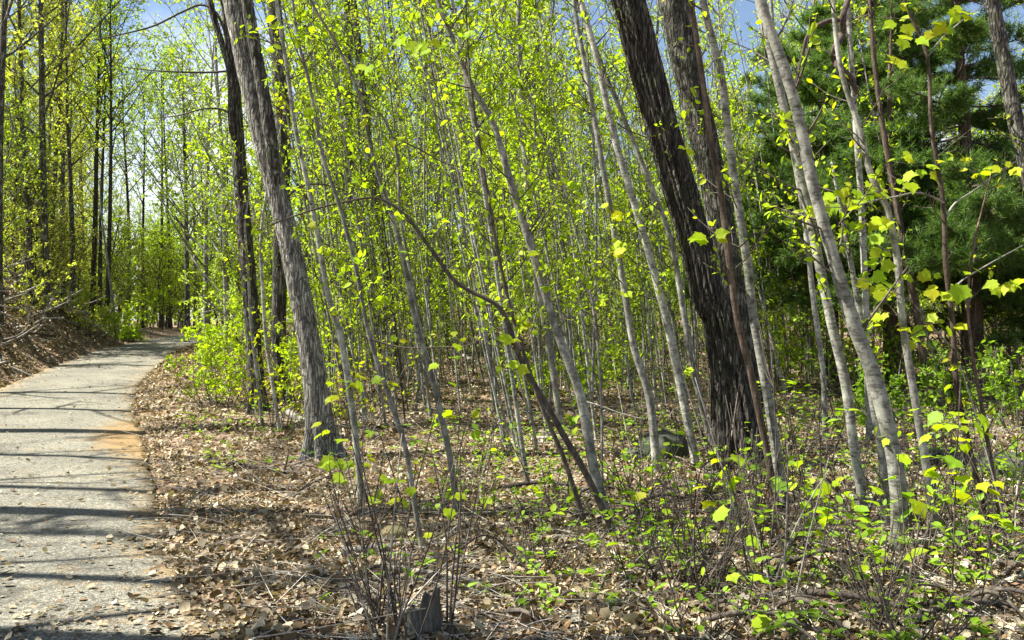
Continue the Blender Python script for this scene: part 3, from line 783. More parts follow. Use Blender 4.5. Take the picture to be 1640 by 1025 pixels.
# low maple seedlings with separate leaves
def seedling(label, x, y, h, leaves, shape='maple', kinds=(1, 1, 2, 0), spread=.35, lw=.085, group=None, name="maple_seedling", cat="seedling", stems=1):
    g = ground_hit(x, y)
    e = tag(empty(name, g), label, cat, group)
    for s in range(stems):
        d = unit(np.array([rng.normal() * .25 - .08, rng.normal() * .25, 1]))
        p = twig(np.array([rng.normal() * .03, rng.normal() * .03, -.03]), d, h * (.75 + .4 * rng.random()), .006, 9, 0, 5)
        b = MB(); b.tube(p, np.linspace(.006, .002, 9) * (1 + .2 * h), 5)
        st = b.build("stem", M['bark_twig'], e)
        for q in range(leaves // stems):
            i = rng.integers(3, 9)
            a = rng.random() * 2 * pi; rr = spread * (.3 + .7 * rng.random()) * (1.1 - i / 14)
            off = np.array([cos(a) * rr, sin(a) * rr, rng.normal() * .05])
            leaf_obj(st, p[i] + off, lw * (.6 + .7 * rng.random()), random.choice(kinds), shape, axis=np.array([off[0], off[1], -.06 + rng.normal() * .08]))
        tw = MB()
        for q in range(5):
            i = rng.integers(3, 8); a = rng.random() * 2 * pi
            tw.tube(twig(p[i], np.array([cos(a), sin(a), .25]), spread * .9, .003, 4), np.linspace(.003, .001, 4), 3)
        tw.build("twigs", M['bark_twig'], st, kind='stuff')
    return e

SEED = [
    (602, 838, 1.25, 16, "maple seedling with broad backlit leaves in the open litter, right of the curved slim sapling"),
    (560, 800, .95, 12, "green maple seedling with drooping lobed leaves at the foot of the curved slim sapling"),
    (648, 860, 1.5, 14, "tall thin maple seedling whose few bright leaves rise above the open leaf litter"),
    (740, 905, .45, 7, "little maple seedling with two yellow leaves beside the fallen grey log"),
    (860, 800, .9, 16, "leafy seedling at the left of the arched dark sapling's foot"),
    (905, 830, 1.0, 18, "bushy green seedling between the arched sapling and the forked tall sapling"),
    (1040, 860, .8, 14, "green seedling in front of the mossy boulder"),
    (1155, 1010, .5, 7, "low plant with one large glowing yellow-green leaf, close in front"),
    (1160, 900, .8, 16, "seedling with wide heart-shaped leaves ahead of the massive dark trunk"),
    (1290, 905, .7, 12, "dark green seedling ahead of the paired pale stems"),
    (1455, 960, .85, 14, "broad-leaved maple seedling ahead of the stoutest pale stem"),
    (1530, 960, 1.0, 18, "maple seedling with large backlit leaves below the small young maple"),
    (1600, 975, .9, 16, "maple seedling with pale green leaves at the right edge of the brush"),
    (1345, 930, .6, 10, "small maple seedling among fallen sticks"),
]
for x, y, h, n, l in SEED:
    seedling(l, x, y, h, n, group="maple seedlings on the forest floor", lw=.10 if x > 1100 or x < 660 else .085)

for lab_, nm_, pts_, w0, w1, mt in (("pale grey trunk leaning left", 'fork', [(446, 330), (436, 240), (422, 150), (408, 75), (394, -5), (384, -70)], 22, 18, 'bark_deep'),
                        ("dark upright trunk just left", 'limb', [(381, 235), (371, 200), (369, 125), (357, 75), (345, 35), (334, -10), (326, -60)], 11, 8, 'bark_deep'),
                        ("dark upright trunk just left", 'limb', [(372, 95), (352, 30), (325, 8), (290, 20), (245, 42), (190, 56), (150, 64)], 5, 2, 'bark_twig'),
                        ("dark upright trunk just left", 'limb', [(379, 215), (365, 180), (330, 174), (285, 185), (240, 190)], 4, 1.5, 'bark_twig'),
                        ("pale grey trunk leaning left", 'limb', [(447, 330), (480, 300), (520, 296), (570, 312)], 4, 1.5, 'bark_twig'),
                        ("dark upright trunk just left", 'limb', [(384, 112), (330, 116), (260, 114), (200, 108)], 4, 1.5, 'bark_twig')):
    e_ = next(o for o in S.objects if o.parent is None and str(o.get("label", "")).startswith(lab_)); b0_ = np.array(e_.location); d_ = b0_[1]
    A = smooth_path(np.array([np.r_[px3(x, y, d_ - (0 if i < 1 else .12)), 0] for i, (x, y) in enumerate(pts_)])[:, :3] - b0_, 40)
    b = MB(); b.tube(A, np.linspace(w0, w1, 40) / 2 / FPX * d_, 14 if w0 > 9 else 6, furrow(7, .06, 3, 0) if w0 > 9 else None); b.build(nm_, M[mt], e_)

# ------------------------------------------------------------------ dark twisted vine
vp = [(1362, -10, 9), (1350, 25, 10), (1349, 55, 11), (1338, 75, 11), (1337, 95, 12), (1348, 112, 11), (1364, 128, 10), (1372, 150, 6)]
dv = 12.3
ve = tag(empty("climbing_vine", px3(1364, 128, dv)), "dark twisted vine curling down between the upright pole and the paired pale stems", "vine")
b = MB(); A = smooth_path(np.array([np.r_[px3(x, y, dv - .1 * (i % 2)), w / 2 / FPX * dv] for i, (x, y, w) in enumerate(vp)]), 40)
b.tube(A[:, :3] - np.array(ve.location), A[:, 3], 10, furrow(5, .12, 2, 0)); b.build("stem", M['vine'], ve)
b = MB(); A = smooth_path(np.array([np.r_[px3(x, y, dv - .15), w / 2 / FPX * dv] for x, y, w in [(1345, 32, 7), (1330, 33, 8), (1308, 42, 7), (1293, 58, 6), (1287, 80, 5), (1280, 110, 4), (1272, 150, 3)]]), 30)
b.tube(A[:, :3] - np.array(ve.location), A[:, 3], 8); b.build("side_shoot", M['vine'], ve)

# thin bare climbing stems slung between saplings
for lab, d, pts in (("thin bare vine slung level between the arched sapling and the stems left of it", 11.0, [(580, 537), (615, 550), (650, 557), (700, 556), (752, 552), (805, 520)]),
                    ("thin dark twig reaching right from high in the thicket toward the forked tall sapling", 11.5, [(630, 220), (670, 238), (710, 260), (760, 275), (812, 297)]),
                    ("pale curved twig looped across the front of the massive dark trunk", 11.2, [(985, 195), (1005, 208), (1040, 222), (1070, 231), (1100, 230)]),
                    ("thin pale stick slanting in front of the mossy boulder", 9.6, [(925, 640), (960, 650), (1000, 664), (1035, 672)])):
    P = np.array([px3(x, y, d) for x, y in pts]); e0 = P[0].copy()
    A = smooth_path(P - e0, 24); b = MB(); b.tube(A, np.linspace(.012, .004, 24), 6)
    o = b.build("hanging_twig", M['bark_twig'] if 'dark' in lab or 'bare' in lab else M['dead_wood']); o.location = e0
    tag(o, lab, "twig", "loose twigs hung among the saplings")

# ------------------------------------------------------------------ thicket saplings: prototypes and copies
def sapling_proto(bark, leaf, H, r, twigs, L, leaf_n, leaf_size, bend, fork=False, twin=False, triple=False, t0=.2):
    e = empty("thicket_sapling"); bw = MB(); st = []
    stems = []
    def stem_path(x0, H, bend):
        n = 14; t = np.linspace(0, 1, n)
        p = np.stack([x0 + bend * np.sin(t * pi * (1.0 + .8 * abs(bend))) * .9, .4 * bend * t ** 2, t * H], 1) + wob(n, .05) * t[:, None]
        p[0] = (x0, 0, -.25)
        return p
    p = stem_path(0, H, bend); stems.append((p, r))
    for q, (pp, rr) in enumerate(stems):
        b = MB(); b.tube(pp, rr * (1 - .8 * np.linspace(0, 1, len(pp)) ** 1.1) + .003, 7); b.build("stem", M[bark], e)
    if triple:
        for dx_, hh_, bb_ in ((.28, .9, -.05), (-.22, 1.05, .22), (.55, .75, .12), (-.5, .85, -.12)):
            pp = stem_path(dx_, H * hh_, bb_); pp[:, 1] += dx_ * .8; stems.append((pp, r * .85))
            b = MB(); b.tube(pp, r * .85 * (1 - .8 * np.linspace(0, 1, len(pp))) + .003, 6); b.build("stem", M[bark], e)
    if twin:
        pp = stem_path(.12, H * .85, -bend * .7); stems.append((pp, r * .8))
        b = MB(); b.tube(pp, r * .8 * (1 - .8 * np.linspace(0, 1, len(pp))) + .003, 6); b.build("stem", M[bark], e)
    if fork:
        i = 5; q = twig(p[i], np.array([.28, .1, 1]), H * .5, r * .6, 10)
        b = MB(); b.tube(q, np.linspace(r * .6, .003, 10), 6); b.build("fork", M[bark], e); stems.append((q, r * .5))
    for pp, rr in stems:
        dress(pp, None, twigs // len(stems), L, leaf_n, leaf_size, t0, 1, .006, bw, st, 2, .75)
    bw.build("twigs", M['bark_twig'], e, kind='stuff')
    if st:
        bl = MB(); flush(st, bl); bl.build("foliage", M[leaf], e, kind='stuff')
    return e

PROTO = [
    (sapling_proto('bark_pale', 'leaf_bright', 8.0, .019, 46, .65, 6, .076, .10), "straight pale sapling"),
    (sapling_proto('bark_grey', 'leaf_bright', 7.2, .016, 50, .60, 6, .076, .35), "curved grey leafy sapling"),
    (sapling_proto('bark_grey', 'leaf_yellow', 8.5, .022, 50, .70, 4, .064, .18, fork=True), "forked yellow-leaved sapling"),
    (sapling_proto('bark_twig', 'leaf_bright', 6.2, .013, 42, .55, 5, .062, -.22), "slim dark brown sapling"),
    (sapling_proto('bark_pale', 'leaf_bright', 7.5, .014, 60, .5, 3, .070, .14, triple=True), "nearly leafless five-stemmed pale sapling"),
    (sapling_proto('bark_grey', 'leaf_bright', 5.2, .012, 70, .60, 6, .068, .2), "short densely leafy sapling"),
    (sapling_proto('bark_pale', 'leaf_yellow', 9.0, .024, 46, .75, 4, .068, -.3), "tall bowed pale sapling"),
    (sapling_proto('bark_grey', 'leaf_bright', 7.0, .015, 44, .55, 5, .062, .25, twin=True), "twin-stemmed grey sapling"),
]
ZONES = [(330, "beyond the road's bend"), (470, "behind the dark roadside trunks"), (620, "right of the pale roadside trunk"), (760, "under the arched dark sapling"),
         (900, "right of the arched sapling's bend"), (1040, "behind the forked tall sapling"), (1190, "behind the massive dark trunk"), (1330, "left of the paired pale stems"),
         (1470, "around the stoutest pale stem"), (9999, "beneath the dark pine")]
DEPTHS = [(10.5, "very front"), (12.5, "up front"), (14.5, "near midway"), (17, "midway in"), (20, "past midway"), (23, "farther in"), (27, "deep in"), (99, "deepest in")]
def zone_of(x, y):
    px = 820 + FPX * x / y
    return next(t for a, t in ZONES if px < a)
def depth_of(y): return next(t for a, t in DEPTHS if y < a)

placed = []
def free(x, y, gap):
    return all((x - a) ** 2 + (y - b) ** 2 > gap * gap for a, b in placed)
used = set()
spots = []
tries = 0
while len(spots) < 296 and tries < 20000:
    tries += 1
    y = 9.0 + 25 * rng.random() ** .9
    px = rng.uniform(520, 1300) if rng.random() < .92 else rng.uniform(340, 1640)
    x = (px - 820) / FPX * y
    s = road_dist(x, y)[0]
    if abs(s) < HALF + 2.2: continue
    if y < 14.0 and px < 820: continue
    if px > 1300 and y < 14: continue
    if 1000 < px < 1300 and y < 16: continue
    if px < 480 and y < 15: continue
    if not free(x, y, .28): continue
    placed.append((x, y)); spots.append((x, y))
for x, y in spots:
    i = int(rng.choice(8, p=[.23, .14, .10, .10, .24, .05, .07, .07]))
    pr, look = PROTO[i]
    if i in used: o = copy_tree(pr)
    else: o = pr; used.add(i)
    o.location = (x, y, hz(x, y) - .02)
    px = 820 + FPX * x / y
    lean = radians(rng.normal(-7.5 if px > 560 else -3, 3.2))
    o.rotation_euler = (radians(rng.normal(0, 3)), lean, rng.uniform(-.7, .7) if rng.random() < .6 else rng.uniform(0, 6.28))
    o.rotation_mode = 'ZYX'
    s = rng.uniform(.75, 1.25); o.scale = (s, s, s * rng.uniform(.9, 1.15))
    zt = zone_of(x, y)
    tag(o, f"{look} {depth_of(y)}, {zt}", "sapling", f"thicket saplings {zt}")

# ------------------------------------------------------------------ background trees
def tree_proto(name, bark, leaf, H, r, limbs, leaf_n, leaf_size, t0=.3, spread=1.0, kink=.15):
    e = empty(name); n = 16; t = np.linspace(0, 1, n)
    p = np.stack([kink * np.sin(t * 3), kink * .6 * np.cos(t * 2.2) - kink * .6, t * H], 1) + wob(n, .12) * t[:, None]
    p[0, 2] = -.4
    b = MB(); rad = r * (1 - .85 * t) + .012; rad[0] *= 1.35; b.tube(p, rad, 10); b.build("trunk", M[bark], e)
    bw = MB(); st = []
    for q in range(limbs):
        tt_ = t0 + (1 - t0) * ((q + rng.random()) / limbs); i = min(int(tt_ * (n - 1)), n - 2)
        f = tt_ * (n - 1) - i
        base = p[i] * (1 - f) + p[i + 1] * f
        a = q * 2.4 + rng.normal() * .4
        l = spread * (1.5 + 3.0 * (1 - abs(tt_ - .5)) * rng.random() + 1.2 * (1 - tt_))
        d = np.array([cos(a), sin(a), .55 + .9 * tt_])
        ts = np.linspace(0, 1, 9)
        lp = base + unit(d) * (ts * l)[:, None] + wob(9, l * .05) * ts[:, None]; lp[:, 2] += .2 * l * ts ** 2
        lr = max(.02, r * (1 - .8 * tt_) * .45)
        if q % 2 == 0 and q < 16:
            lb_ = MB(); lb_.tube(lp, lr * (1 - .85 * ts) + .006, 6); lb_.build("limb", M[bark], e)
        else: bw.tube(lp, lr * (1 - .85 * ts) + .006, 5)
        dress(lp, None, 9, 1.3 * spread, leaf_n, leaf_size, .2, 1, .012, bw, st, 3, .5)
    bw.build("branches", M[bark], e, kind='stuff')
    bl = MB(); flush(st, bl, DIA_V, DIA_F); bl.build("crown", M[leaf], e, kind='stuff')
    return e

BGP = [
    (tree_proto("deciduous_tree", 'bark_rough', 'leaf_olive', 19, .12, 22, 7, .14), "tall olive-leaved tree"),
    (tree_proto("deciduous_tree", 'bark_rough', 'leaf_far', 17, .15, 26, 6, .13), "tall fresh green tree"),
    (tree_proto("deciduous_tree", 'bark_grey', 'leaf_bright', 14, .11, 26, 6, .125, t0=.18), "bright low-leaved tree"),
    (tree_proto("deciduous_tree", 'bark_rough', 'leaf_olive', 21, .135, 24, 6, .12, t0=.3, spread=1.15), "dark-limbed sparse tree"),
    (tree_proto("deciduous_tree", 'bark_dark', 'leaf_far', 18, .13, 18, 6, .13, t0=.5), "dark straight pole tree"),
    (tree_proto("deciduous_tree", 'bark_rough', 'leaf_olive', 19, .15, 17, .5, .08, t0=.30, spread=.75), "sparse budding tree"),
]
BUSH = [
    (tree_proto("understory_tree", 'bark_twig', 'leaf_bright', 5.5, .05, 20, 6, .095, t0=.08, spread=.55, kink=.3), "small bright yellow-green tree"),
    (tree_proto("understory_tree", 'bark_twig', 'leaf_olive', 4.8, .045, 20, 5, .09, t0=.05, spread=.55, kink=.3), "small olive tree"),
    (tree_proto("understory_tree", 'bark_grey', 'leaf_far', 6.5, .055, 20, 6, .095, t0=.1, spread=.6, kink=.3), "small green tree"),
]
usedb = set()
BZ = [(150, "on the high left bank"), (250, "straight beyond the road's crest"), (340, "where the road bends out of sight"), (480, "behind the dark roadside trunks"),
      (640, "behind the leaf-wrapped trunk"), (800, "far behind the arched dark sapling"), (960, "far behind the forked tall sapling"), (1150, "far behind the massive dark trunk"),
      (1300, "far behind the pale stems"), (9999, "far behind the dark pine")]
BD = [(26, "nearest"), (34, "near row"), (42, "second row"), (50, "third row"), (58, "fourth row"), (70, "fifth row"), (999, "farthest")]
def put_tree(lst, i, x, y, s=1.0, lean=0.0, lab=None, key='t', sink=0.0):
    pr, look = lst[i]
    if (key, i) in usedb: o = copy_tree(pr)
    else: o = pr; usedb.add((key, i))
    o.location = (x, y, hz(x, y) - .05 - sink)
    o.rotation_euler = (radians(rng.normal(0, 1.2)), radians(lean + rng.normal(0, 1.2)), rng.uniform(0, 6.28)); o.rotation_mode = 'ZYX'
    o.scale = (s, s, s)
    px = 820 + FPX * x / max(y, 1)
    z = next(t for a, t in BZ if px < a); d = next(t for a, t in BD if y < a)
    tag(o, lab or f"{look}, {d}, {z}", "tree", f"woodland trees {z}")
    return o
# left bank trees that read singly
for x, y, i, s, lab in [(75, 33, 3, 1.0, "tall tree with dark spreading limbs and sparse tan-green leaves, upper left"),
                        (-4, 27, 0, 1.1, "thick grey trunk at the far left edge, on the bank"),
                        (52, 33, 0, .95, "grey tree with olive leaves just left of the dark spreading-limbed tree"),
                        (118, 38, 0, .9, "slender grey tree on the bank, right of the dark spreading-limbed tree"),
                        (148, 40, 4, .9, "dark pole tree, leftmost of the upright poles beyond the road's crest"),
                        (160, 44, 4, .85, "dark pole tree, second of the upright poles beyond the road's crest"),
                        (171, 38, 4, .8, "dark pole tree, third of the upright poles beyond the road's crest"),
                        (205, 52, 4, .85, "dark pole tree standing over the middle of the road's crest"),
                        (228, 55, 4, .8, "dark pole tree just right of the middle of the road's crest"),
                        (258, 58, 4, .95, "thick dark pole tree where the road bends away"),
                        (272, 56, 4, .9, "dark pole tree paired with the thick one at the road's bend"),
                        (312, 54, 2, .9, "bright yellow-green tree where the road slips behind the bank"),
                        (330, 36, 2, .95, "bright yellow-green tree arching toward the road, left of the dark roadside trunks"),
                        (365, 30, 2, .9, "leafy bright tree right behind the dark roadside trunks"),
                        (300, 44, 1, .85, "fresh green tree right of the gap of sky above the road"),
                        (105, 60, 0, .9, "olive tree filling the left side of the sky gap above the road")]:
    put_tree(BGP, i, (x - 820) / FPX * y, y, s, 0, lab)
# pale thin stem by the road's crest
hero("dead_stem", "thin white bare stem at the left of the road's crest", "tree", 'bark_pale', [(186, 540, 6), (183, 500, 5), (174, 430, 5), (164, 350, 4), (160, 290, 3)], depth=36, top=0, twigs=6, L=.6, k=6)
cnt = 0; tries = 0
bgspots = []
while cnt < 130 and tries < 9000:
    tries += 1
    y = 27 + 62 * rng.random() ** 1.1
    px = rng.uniform(-160, 1800) if rng.random() < .75 else rng.uniform(-120, 340)
    x = (px - 820) / FPX * y
    if abs(road_dist(x, y)[0]) < HALF + 3: continue
    if 165 < px < 275: continue
    if px > 1540 and px < 1680 and y < 60: continue
    if any((x - a) ** 2 + (y - b) ** 2 < 2.4 for a, b in bgspots): continue
    bgspots.append((x, y)); cnt += 1
    w = [.50, .06, .05, .24, .15] if px < 250 else ([.08, .30, .35, .10, .17] if px < 900 else [.12, .36, .22, .14, .16])
    s = rng.uniform(.7, 1.05)
    if 930 < px < 1260: s *= .72
    put_tree(BGP, int(rng.choice(5, p=w)), x, y, s, rng.normal(-2, 2) if px > 500 else 0)
# beyond the road, low in the gap of sky
for px, y, i, s in [(180, 78, 1, .66), (205, 84, 0, .66), (232, 80, 1, .6), (262, 86, 1, .66), (285, 76, 2, .8), (150, 82, 0, .75), (220, 70, 4, .55), (245, 66, 2, .6), (190, 64, 0, .55)]:
    put_tree(BGP, i, (px - 820) / FPX * y, y, s)
cnt = 0; tries = 0
while cnt < 150 and tries < 9000:
    tries += 1
    y = 17 + 46 * rng.random()
    px = rng.uniform(-60, 1700) if rng.random() < .6 else (rng.uniform(-40, 420) if rng.random() < .75 else rng.uniform(1300, 1700))
    x = (px - 820) / FPX * y
    sd_ = road_dist(x, y)[0]
    if abs(sd_) < HALF + 2.0: continue
    if y < 22 and px > 350: continue
    if y < 24 and 380 < px < 1400 : continue
    if 450 < px < 1300 and rng.random() < .8: continue
    cnt += 1
    i = int(rng.choice(3, p=[.25, .6, .15] if px < 250 else [.55, .1, .35]))
    o = put_tree(BUSH, i, x, y, rng.uniform(.6, 1.1), rng.normal(-2, 4), key='b')

# low leafy growth that closes the slope behind the thicket
for k_ in range(64):
    y = 19 + 22 * (k_ + .5) / 64 + rng.normal() * .6; px = 500 + 820 * ((k_ * .618034) % 1) + rng.normal() * 12
    x = (px - 820) / FPX * y
    put_tree(BUSH, (0, 2, 0)[k_ % 3], x, y, rng.uniform(.32, .55), rng.normal(-3, 5), key='b')

# trees left of the frame: they throw the trunk shadows on the road and the dapple on the litter
for k_, (x, y, _i, s) in enumerate([(-8.2, 5.6, 4, .8), (-10.5, 7.0, 3, .9), (-9.8, 9.0, 4, .75), (-13.0, 10.6, 3, .95), (-12.5, 12.6, 4, .8), (-15.5, 14.5, 0, .9), (-15.2, 17.8, 3, .8), (-18.5, 20.5, 4, .85), (-7.2, 4.6, 4, .8), (-11.5, 6.2, 4, .5), (-14, 8.1, 4, 1.0)]):
    put_tree(BGP, 5, x, y, s * (1.9 if k_ in (2, 5) else random.uniform(.75, 1.4)), random.uniform(-6, 5), 'sparse budding tree on the bank left of the road, beyond the edge of view')

# the far-off wood that closes the view
P, Z = [], []; tb = MB()
for q in range(420):
    px = rng.uniform(-500, 2150); y = rng.uniform(80, 135); x = (px - 820) / FPX * y
    hgt = rng.uniform(9, 15); g0 = float(hz(x, y)); m = 170
    v = unit(rng.standard_normal((m, 3))) * (rng.random(m) ** .4)[:, None] * np.array([2.6, 2.6, hgt * .46])
    clump = rng.integers(0, 14, m); cs = unit(rng.standard_normal((14, 3))) * np.array([2.2, 2.2, hgt * .40])
    v = .45 * v + .75 * cs[clump]
    P.append(v + np.array([x, y, g0 + hgt * .50])); Z.append(rng.uniform(.35, .75, m))
    if q % 2 == 0:
        tb.tube(np.array([[x, y, g0 - .5], [x + rng.normal() * .3, y, g0 + hgt * .5], [x + rng.normal() * .5, y, g0 + hgt * .95]]), np.array([.2, .14, .04]), 5)
P = np.vstack(P); n_ = len(P); bl = MB()
add_leaves(bl, P, rng.standard_normal((n_, 3)), rng.standard_normal((n_, 3)) + [0, 0, .6], np.concatenate(Z), DIA_V * np.array([1.5, 1, 2]), DIA_F)
bl.build("distant_forest", M['leaf_far'], kind='stuff')
tb.build("distant_trunks", M['bark_rough'], bpy.data.objects["distant_forest"], kind='stuff')

# ------------------------------------------------------------------ white pine
def needle_bough(L):
    bw = MB(); bl = MB()
    n = 10; ts = np.linspace(0, 1, n)
    p = np.stack([ts * L, .06 * L * np.sin(ts * 4), -.10 * L * ts + .16 * L * ts ** 2.2], 1) + wob(n, .02) * ts[:, None]
    bw.tube(p, .02 * (1 - .85 * ts) + .003, 5)
    P, A, N, Z = [], [], [], []
    for q in range(int(26 * L)):
        i = rng.integers(2, n - 1); sgn = rng.choice([-1, 1])
        l = L * .32 * (1.15 - ts[i]) * (.5 + .7 * rng.random()) + .1
        tw = twig(p[i], np.array([.75, sgn * (.5 + .5 * rng.random()), .12 + rng.normal() * .18]), l, .005, 5, .05, 3, bw)
        for c in range(3):
            b_ = tw[1 + c] * .5 + tw[2 + c] * .5 if c < 3 else tw[-1]
            d = unit(tw[min(4, 2 + c)] - tw[1 + c])
            m = 16
            P.append(np.repeat(b_[None], m, 0) + rng.standard_normal((m, 3)) * .02)
            A.append(unit(d * .55 + rng.standard_normal((m, 3)) * .8 + [0, 0, .15])); N.append(rng.standard_normal((m, 3))); Z.append(.11 + .06 * rng.random(m))
    NV = np.array([[-.045, 0, 0], [.045, 0, 0], [0, 1, -.08]]); NF = np.array([[0, 1, 2]])
    add_leaves(bl, np.vstack(P), np.vstack(A), np.vstack(N), np.concatenate(Z), NV, NF)
    return bw.mesh("bough", M['bark_twig']), bl.mesh("needles", M['needle'])
BOUGHS = [needle_bough(l) for l in (1.3, 1.8, 2.4, 2.9)]
def pine(label, px, d, H, r, z0, dens, lean=-3, reach=1.0):
    x = (px - 820) / FPX * d
    e = tag(empty("pine_tree", (x, d, hz(x, d) - .05), (0, radians(lean), 0)), label, "pine tree", "dark pines at the edge of the thicket")
    n = 14; t = np.linspace(0, 1, n); p = np.stack([0.1 * np.sin(t * 3), 0 * t, t * H], 1); p[0, 2] = -.3
    b = MB(); b.tube(p, r * (1 - .9 * t) + .01, 20, furrow(9, .07, 5, 0)); b.build("trunk", M['bark_brown'], e)
    z = z0
    while z < H - .4:
        m = rng.integers(dens, dens + 3); ph = rng.random() * 6.28
        for q in range(m):
            k = (z - z0) / (H - z0); want = reach * (1 - k) ** .8 * 3.1 + .5
            bi = int(np.argmin([abs(want * rng.uniform(.75, 1.15) - l) for l in (1.3, 1.8, 2.4, 2.9)]))
            wood, ndl = BOUGHS[bi]
            o = bpy.data.objects.new("bough", wood); COL.objects.link(o); o.parent = e; o["kind"] = "stuff"
            o.location = (0, 0, z + rng.normal() * .1); sc_ = want / (1.3, 1.8, 2.4, 2.9)[bi]
            o.rotation_euler = (rng.normal() * .15, rng.normal() * .15 - .25 * k + .08, ph + q * 6.28 / m + rng.normal() * .25); o.scale = (sc_,) * 3
            nd = bpy.data.objects.new("needles", ndl); COL.objects.link(nd); nd.parent = o; nd["kind"] = "stuff"
        z += rng.uniform(.42, .70)
    return e
pine("dark green pine with a brown trunk, nearest pine, shading the right of the thicket", 1560, 17.5, 9.4, .22, 2.7, 4)
pine("pine standing behind the stoutest pale stem, its boughs hanging dark and dense", 1430, 19, 9.6, .19, 2.5, 5, reach=1.1)
pine("pine farther back at the right edge with boughs reaching low", 1690, 19, 6.5, .15, 2.2, 4)
pine("small pine set back between the paired pale stems and the nearest pine", 1335, 20.5, 9.0, .16, 2.8, 4, reach=1.1)

# ------------------------------------------------------------------ leafy shrubs on the forest floor
def shrub_proto(name, stems, h, leaves, size, kinds, spread, tw=True):
    e = empty(name)
    for s in range(stems):
        a = rng.random() * 6.28
        d = np.array([cos(a) * spread, sin(a) * spread, 1.0])
        n = 9; ts = np.linspace(0, 1, n)
        L = h * (.6 + .5 * rng.random())
        p = np.array([cos(a) * .04, sin(a) * .04, -.05]) + unit(d) * (ts * L)[:, None] + wob(n, .05 * L) * ts[:, None]
        b = MB(); b.tube(p, .0065 * (1 - .7 * ts) + .0012, 5); st = b.build("stem", M['bark_twig'], e)
        twb = MB()
        for q in range(max(1, leaves // stems // 4)):
            i = rng.integers(3, n)
            tp = twig(p[i], np.array([rng.normal(), rng.normal(), .6]), .12 + .18 * rng.random(), .003, 4, 0, 3, twb)
            for c in range(4):
                j = [3, 3, 2, 1][c]
                ax = unit(tp[3] - tp[0]) * .4 + rng.standard_normal(3) * [.8, .8, .35]
                leaf_obj(st, tp[j], 1.02 * size * (.5 + .8 * rng.random()), random.choice(kinds), 'oval', axis=ax)
        if twb.n: twb.build("twigs", M['bark_twig'], st, kind='stuff')
    return e
SHR = [(shrub_proto("leafy_shrub", 4, .55, 32, .085, (2, 2, 2, 1), .5), "low green leafy shrub"),
       (shrub_proto("leafy_shrub", 3, .85, 28, .075, (1, 2, 2), .35), "bright green knee-high shrub"),
       (shrub_proto("leafy_shrub", 5, .40, 36, .09, (2, 2, 1), .7), "spreading broad-leaved shrub"),
       (shrub_proto("leafy_shrub", 3, 1.15, 24, .07, (1, 2, 1, 0), .3), "tall thin yellow-green shrub")]
SZ = [(700, "below the pale roadside trunk"), (860, "left of the arched sapling"), (1000, "near the forked tall sapling"), (1110, "beside the mossy boulder"), (1215, "near the massive dark trunk"),
      (1330, "right of the flaking stem"), (1440, "left of the stoutest stem"), (1540, "right of the stoutest stem"), (9999, "below the pine at the far edge")]
SD = [(6.5, "very front"), (7.5, "front brush"), (8.5, "mid-brush"), (9.5, "back brush"), (12.5, "among trunks"), (99, "behind trunks")]
useds = set(); cnt = 0; tries = 0; sp = []
while cnt < 84 and tries < 5000:
    tries += 1
    px = rng.uniform(980, 1660) if rng.random() < .80 else rng.uniform(560, 1000)
    py = 660 + 300 * rng.random() ** 1.1
    if px < 980 and not (690 < py < 860): continue
    g = ground_hit(px, py)
    if any((g[0] - a) ** 2 + (g[1] - b) ** 2 < .10 for a, b in sp): continue
    sp.append((g[0], g[1])); cnt += 1
    i = int(rng.choice(4, p=[.35, .3, .2, .15])); pr, look = SHR[i]
    if i in useds: o = copy_tree(pr)
    else: o = pr; useds.add(i)
    o.location = g; o.rotation_euler = (0, 0, rng.uniform(0, 6.28)); s = rng.uniform(.7, 1.25); o.scale = (s, s, s)
    z = next(t for a, t in SZ if px < a); d = next(t for a, t in SD if g[1] < a)
    tag(o, f"{look}, {d}, {z}", "shrub", f"leafy shrubs {z}")

# yellow-green bush right of the road, by the dark roadside trunks
def bush(label, px, py, w, h, leaf, n_st, leaf_n, size):
    g = ground_hit(px, py); e = tag(empty("leafy_bush", g), label, "bush", "leafy bushes")
    st = []; bw = MB()
    for q in range(n_st):
        a = rng.random() * 6.28; rr = w * .5 * rng.random() ** .6
        b0_ = np.array([cos(a) * rr * .4, sin(a) * rr * .4, -.05])
        p = twig(b0_, np.array([cos(a) * rr / h, sin(a) * rr / h, 1.0]), h * (.7 + .5 * rng.random()), .009, 8, 0, 5)
        if q < 6:
            b = MB(); b.tube(p, np.linspace(.011, .003, 8), 5); b.build("stem", M['bark_grey'], e)
        else: bw.tube(p, np.linspace(.008, .002, 8), 4)
        dress(p, None, 8, .38, leaf_n, size, .25, 1, .004, bw, st, 1)
    bw.build("twigs", M['bark_twig'], e, kind='stuff')
    bl = MB(); flush(st, bl); bl.build("foliage", M[leaf], e, kind='stuff')
bush("round glowing yellow-green bush at the right edge of the road before the bend", 352, 652, 1.9, 1.1, 'leaf_bright', 14, 6, .08)
bush("yellow-green bush at the foot of the pale roadside trunk", 560, 700, 1.6, 1.5, 'leaf_yellow', 10, 4, .075)
bush("yellow-leaved bush between the two dark roadside trunks and the pale trunk", 440, 690, 1.2, 1.2, 'leaf_yellow', 8, 4, .075)
bush("tangled bush by the road where the dark roadside trunk stands", 372, 600, 1.6, 1.1, 'leaf_bright', 12, 4, .085)
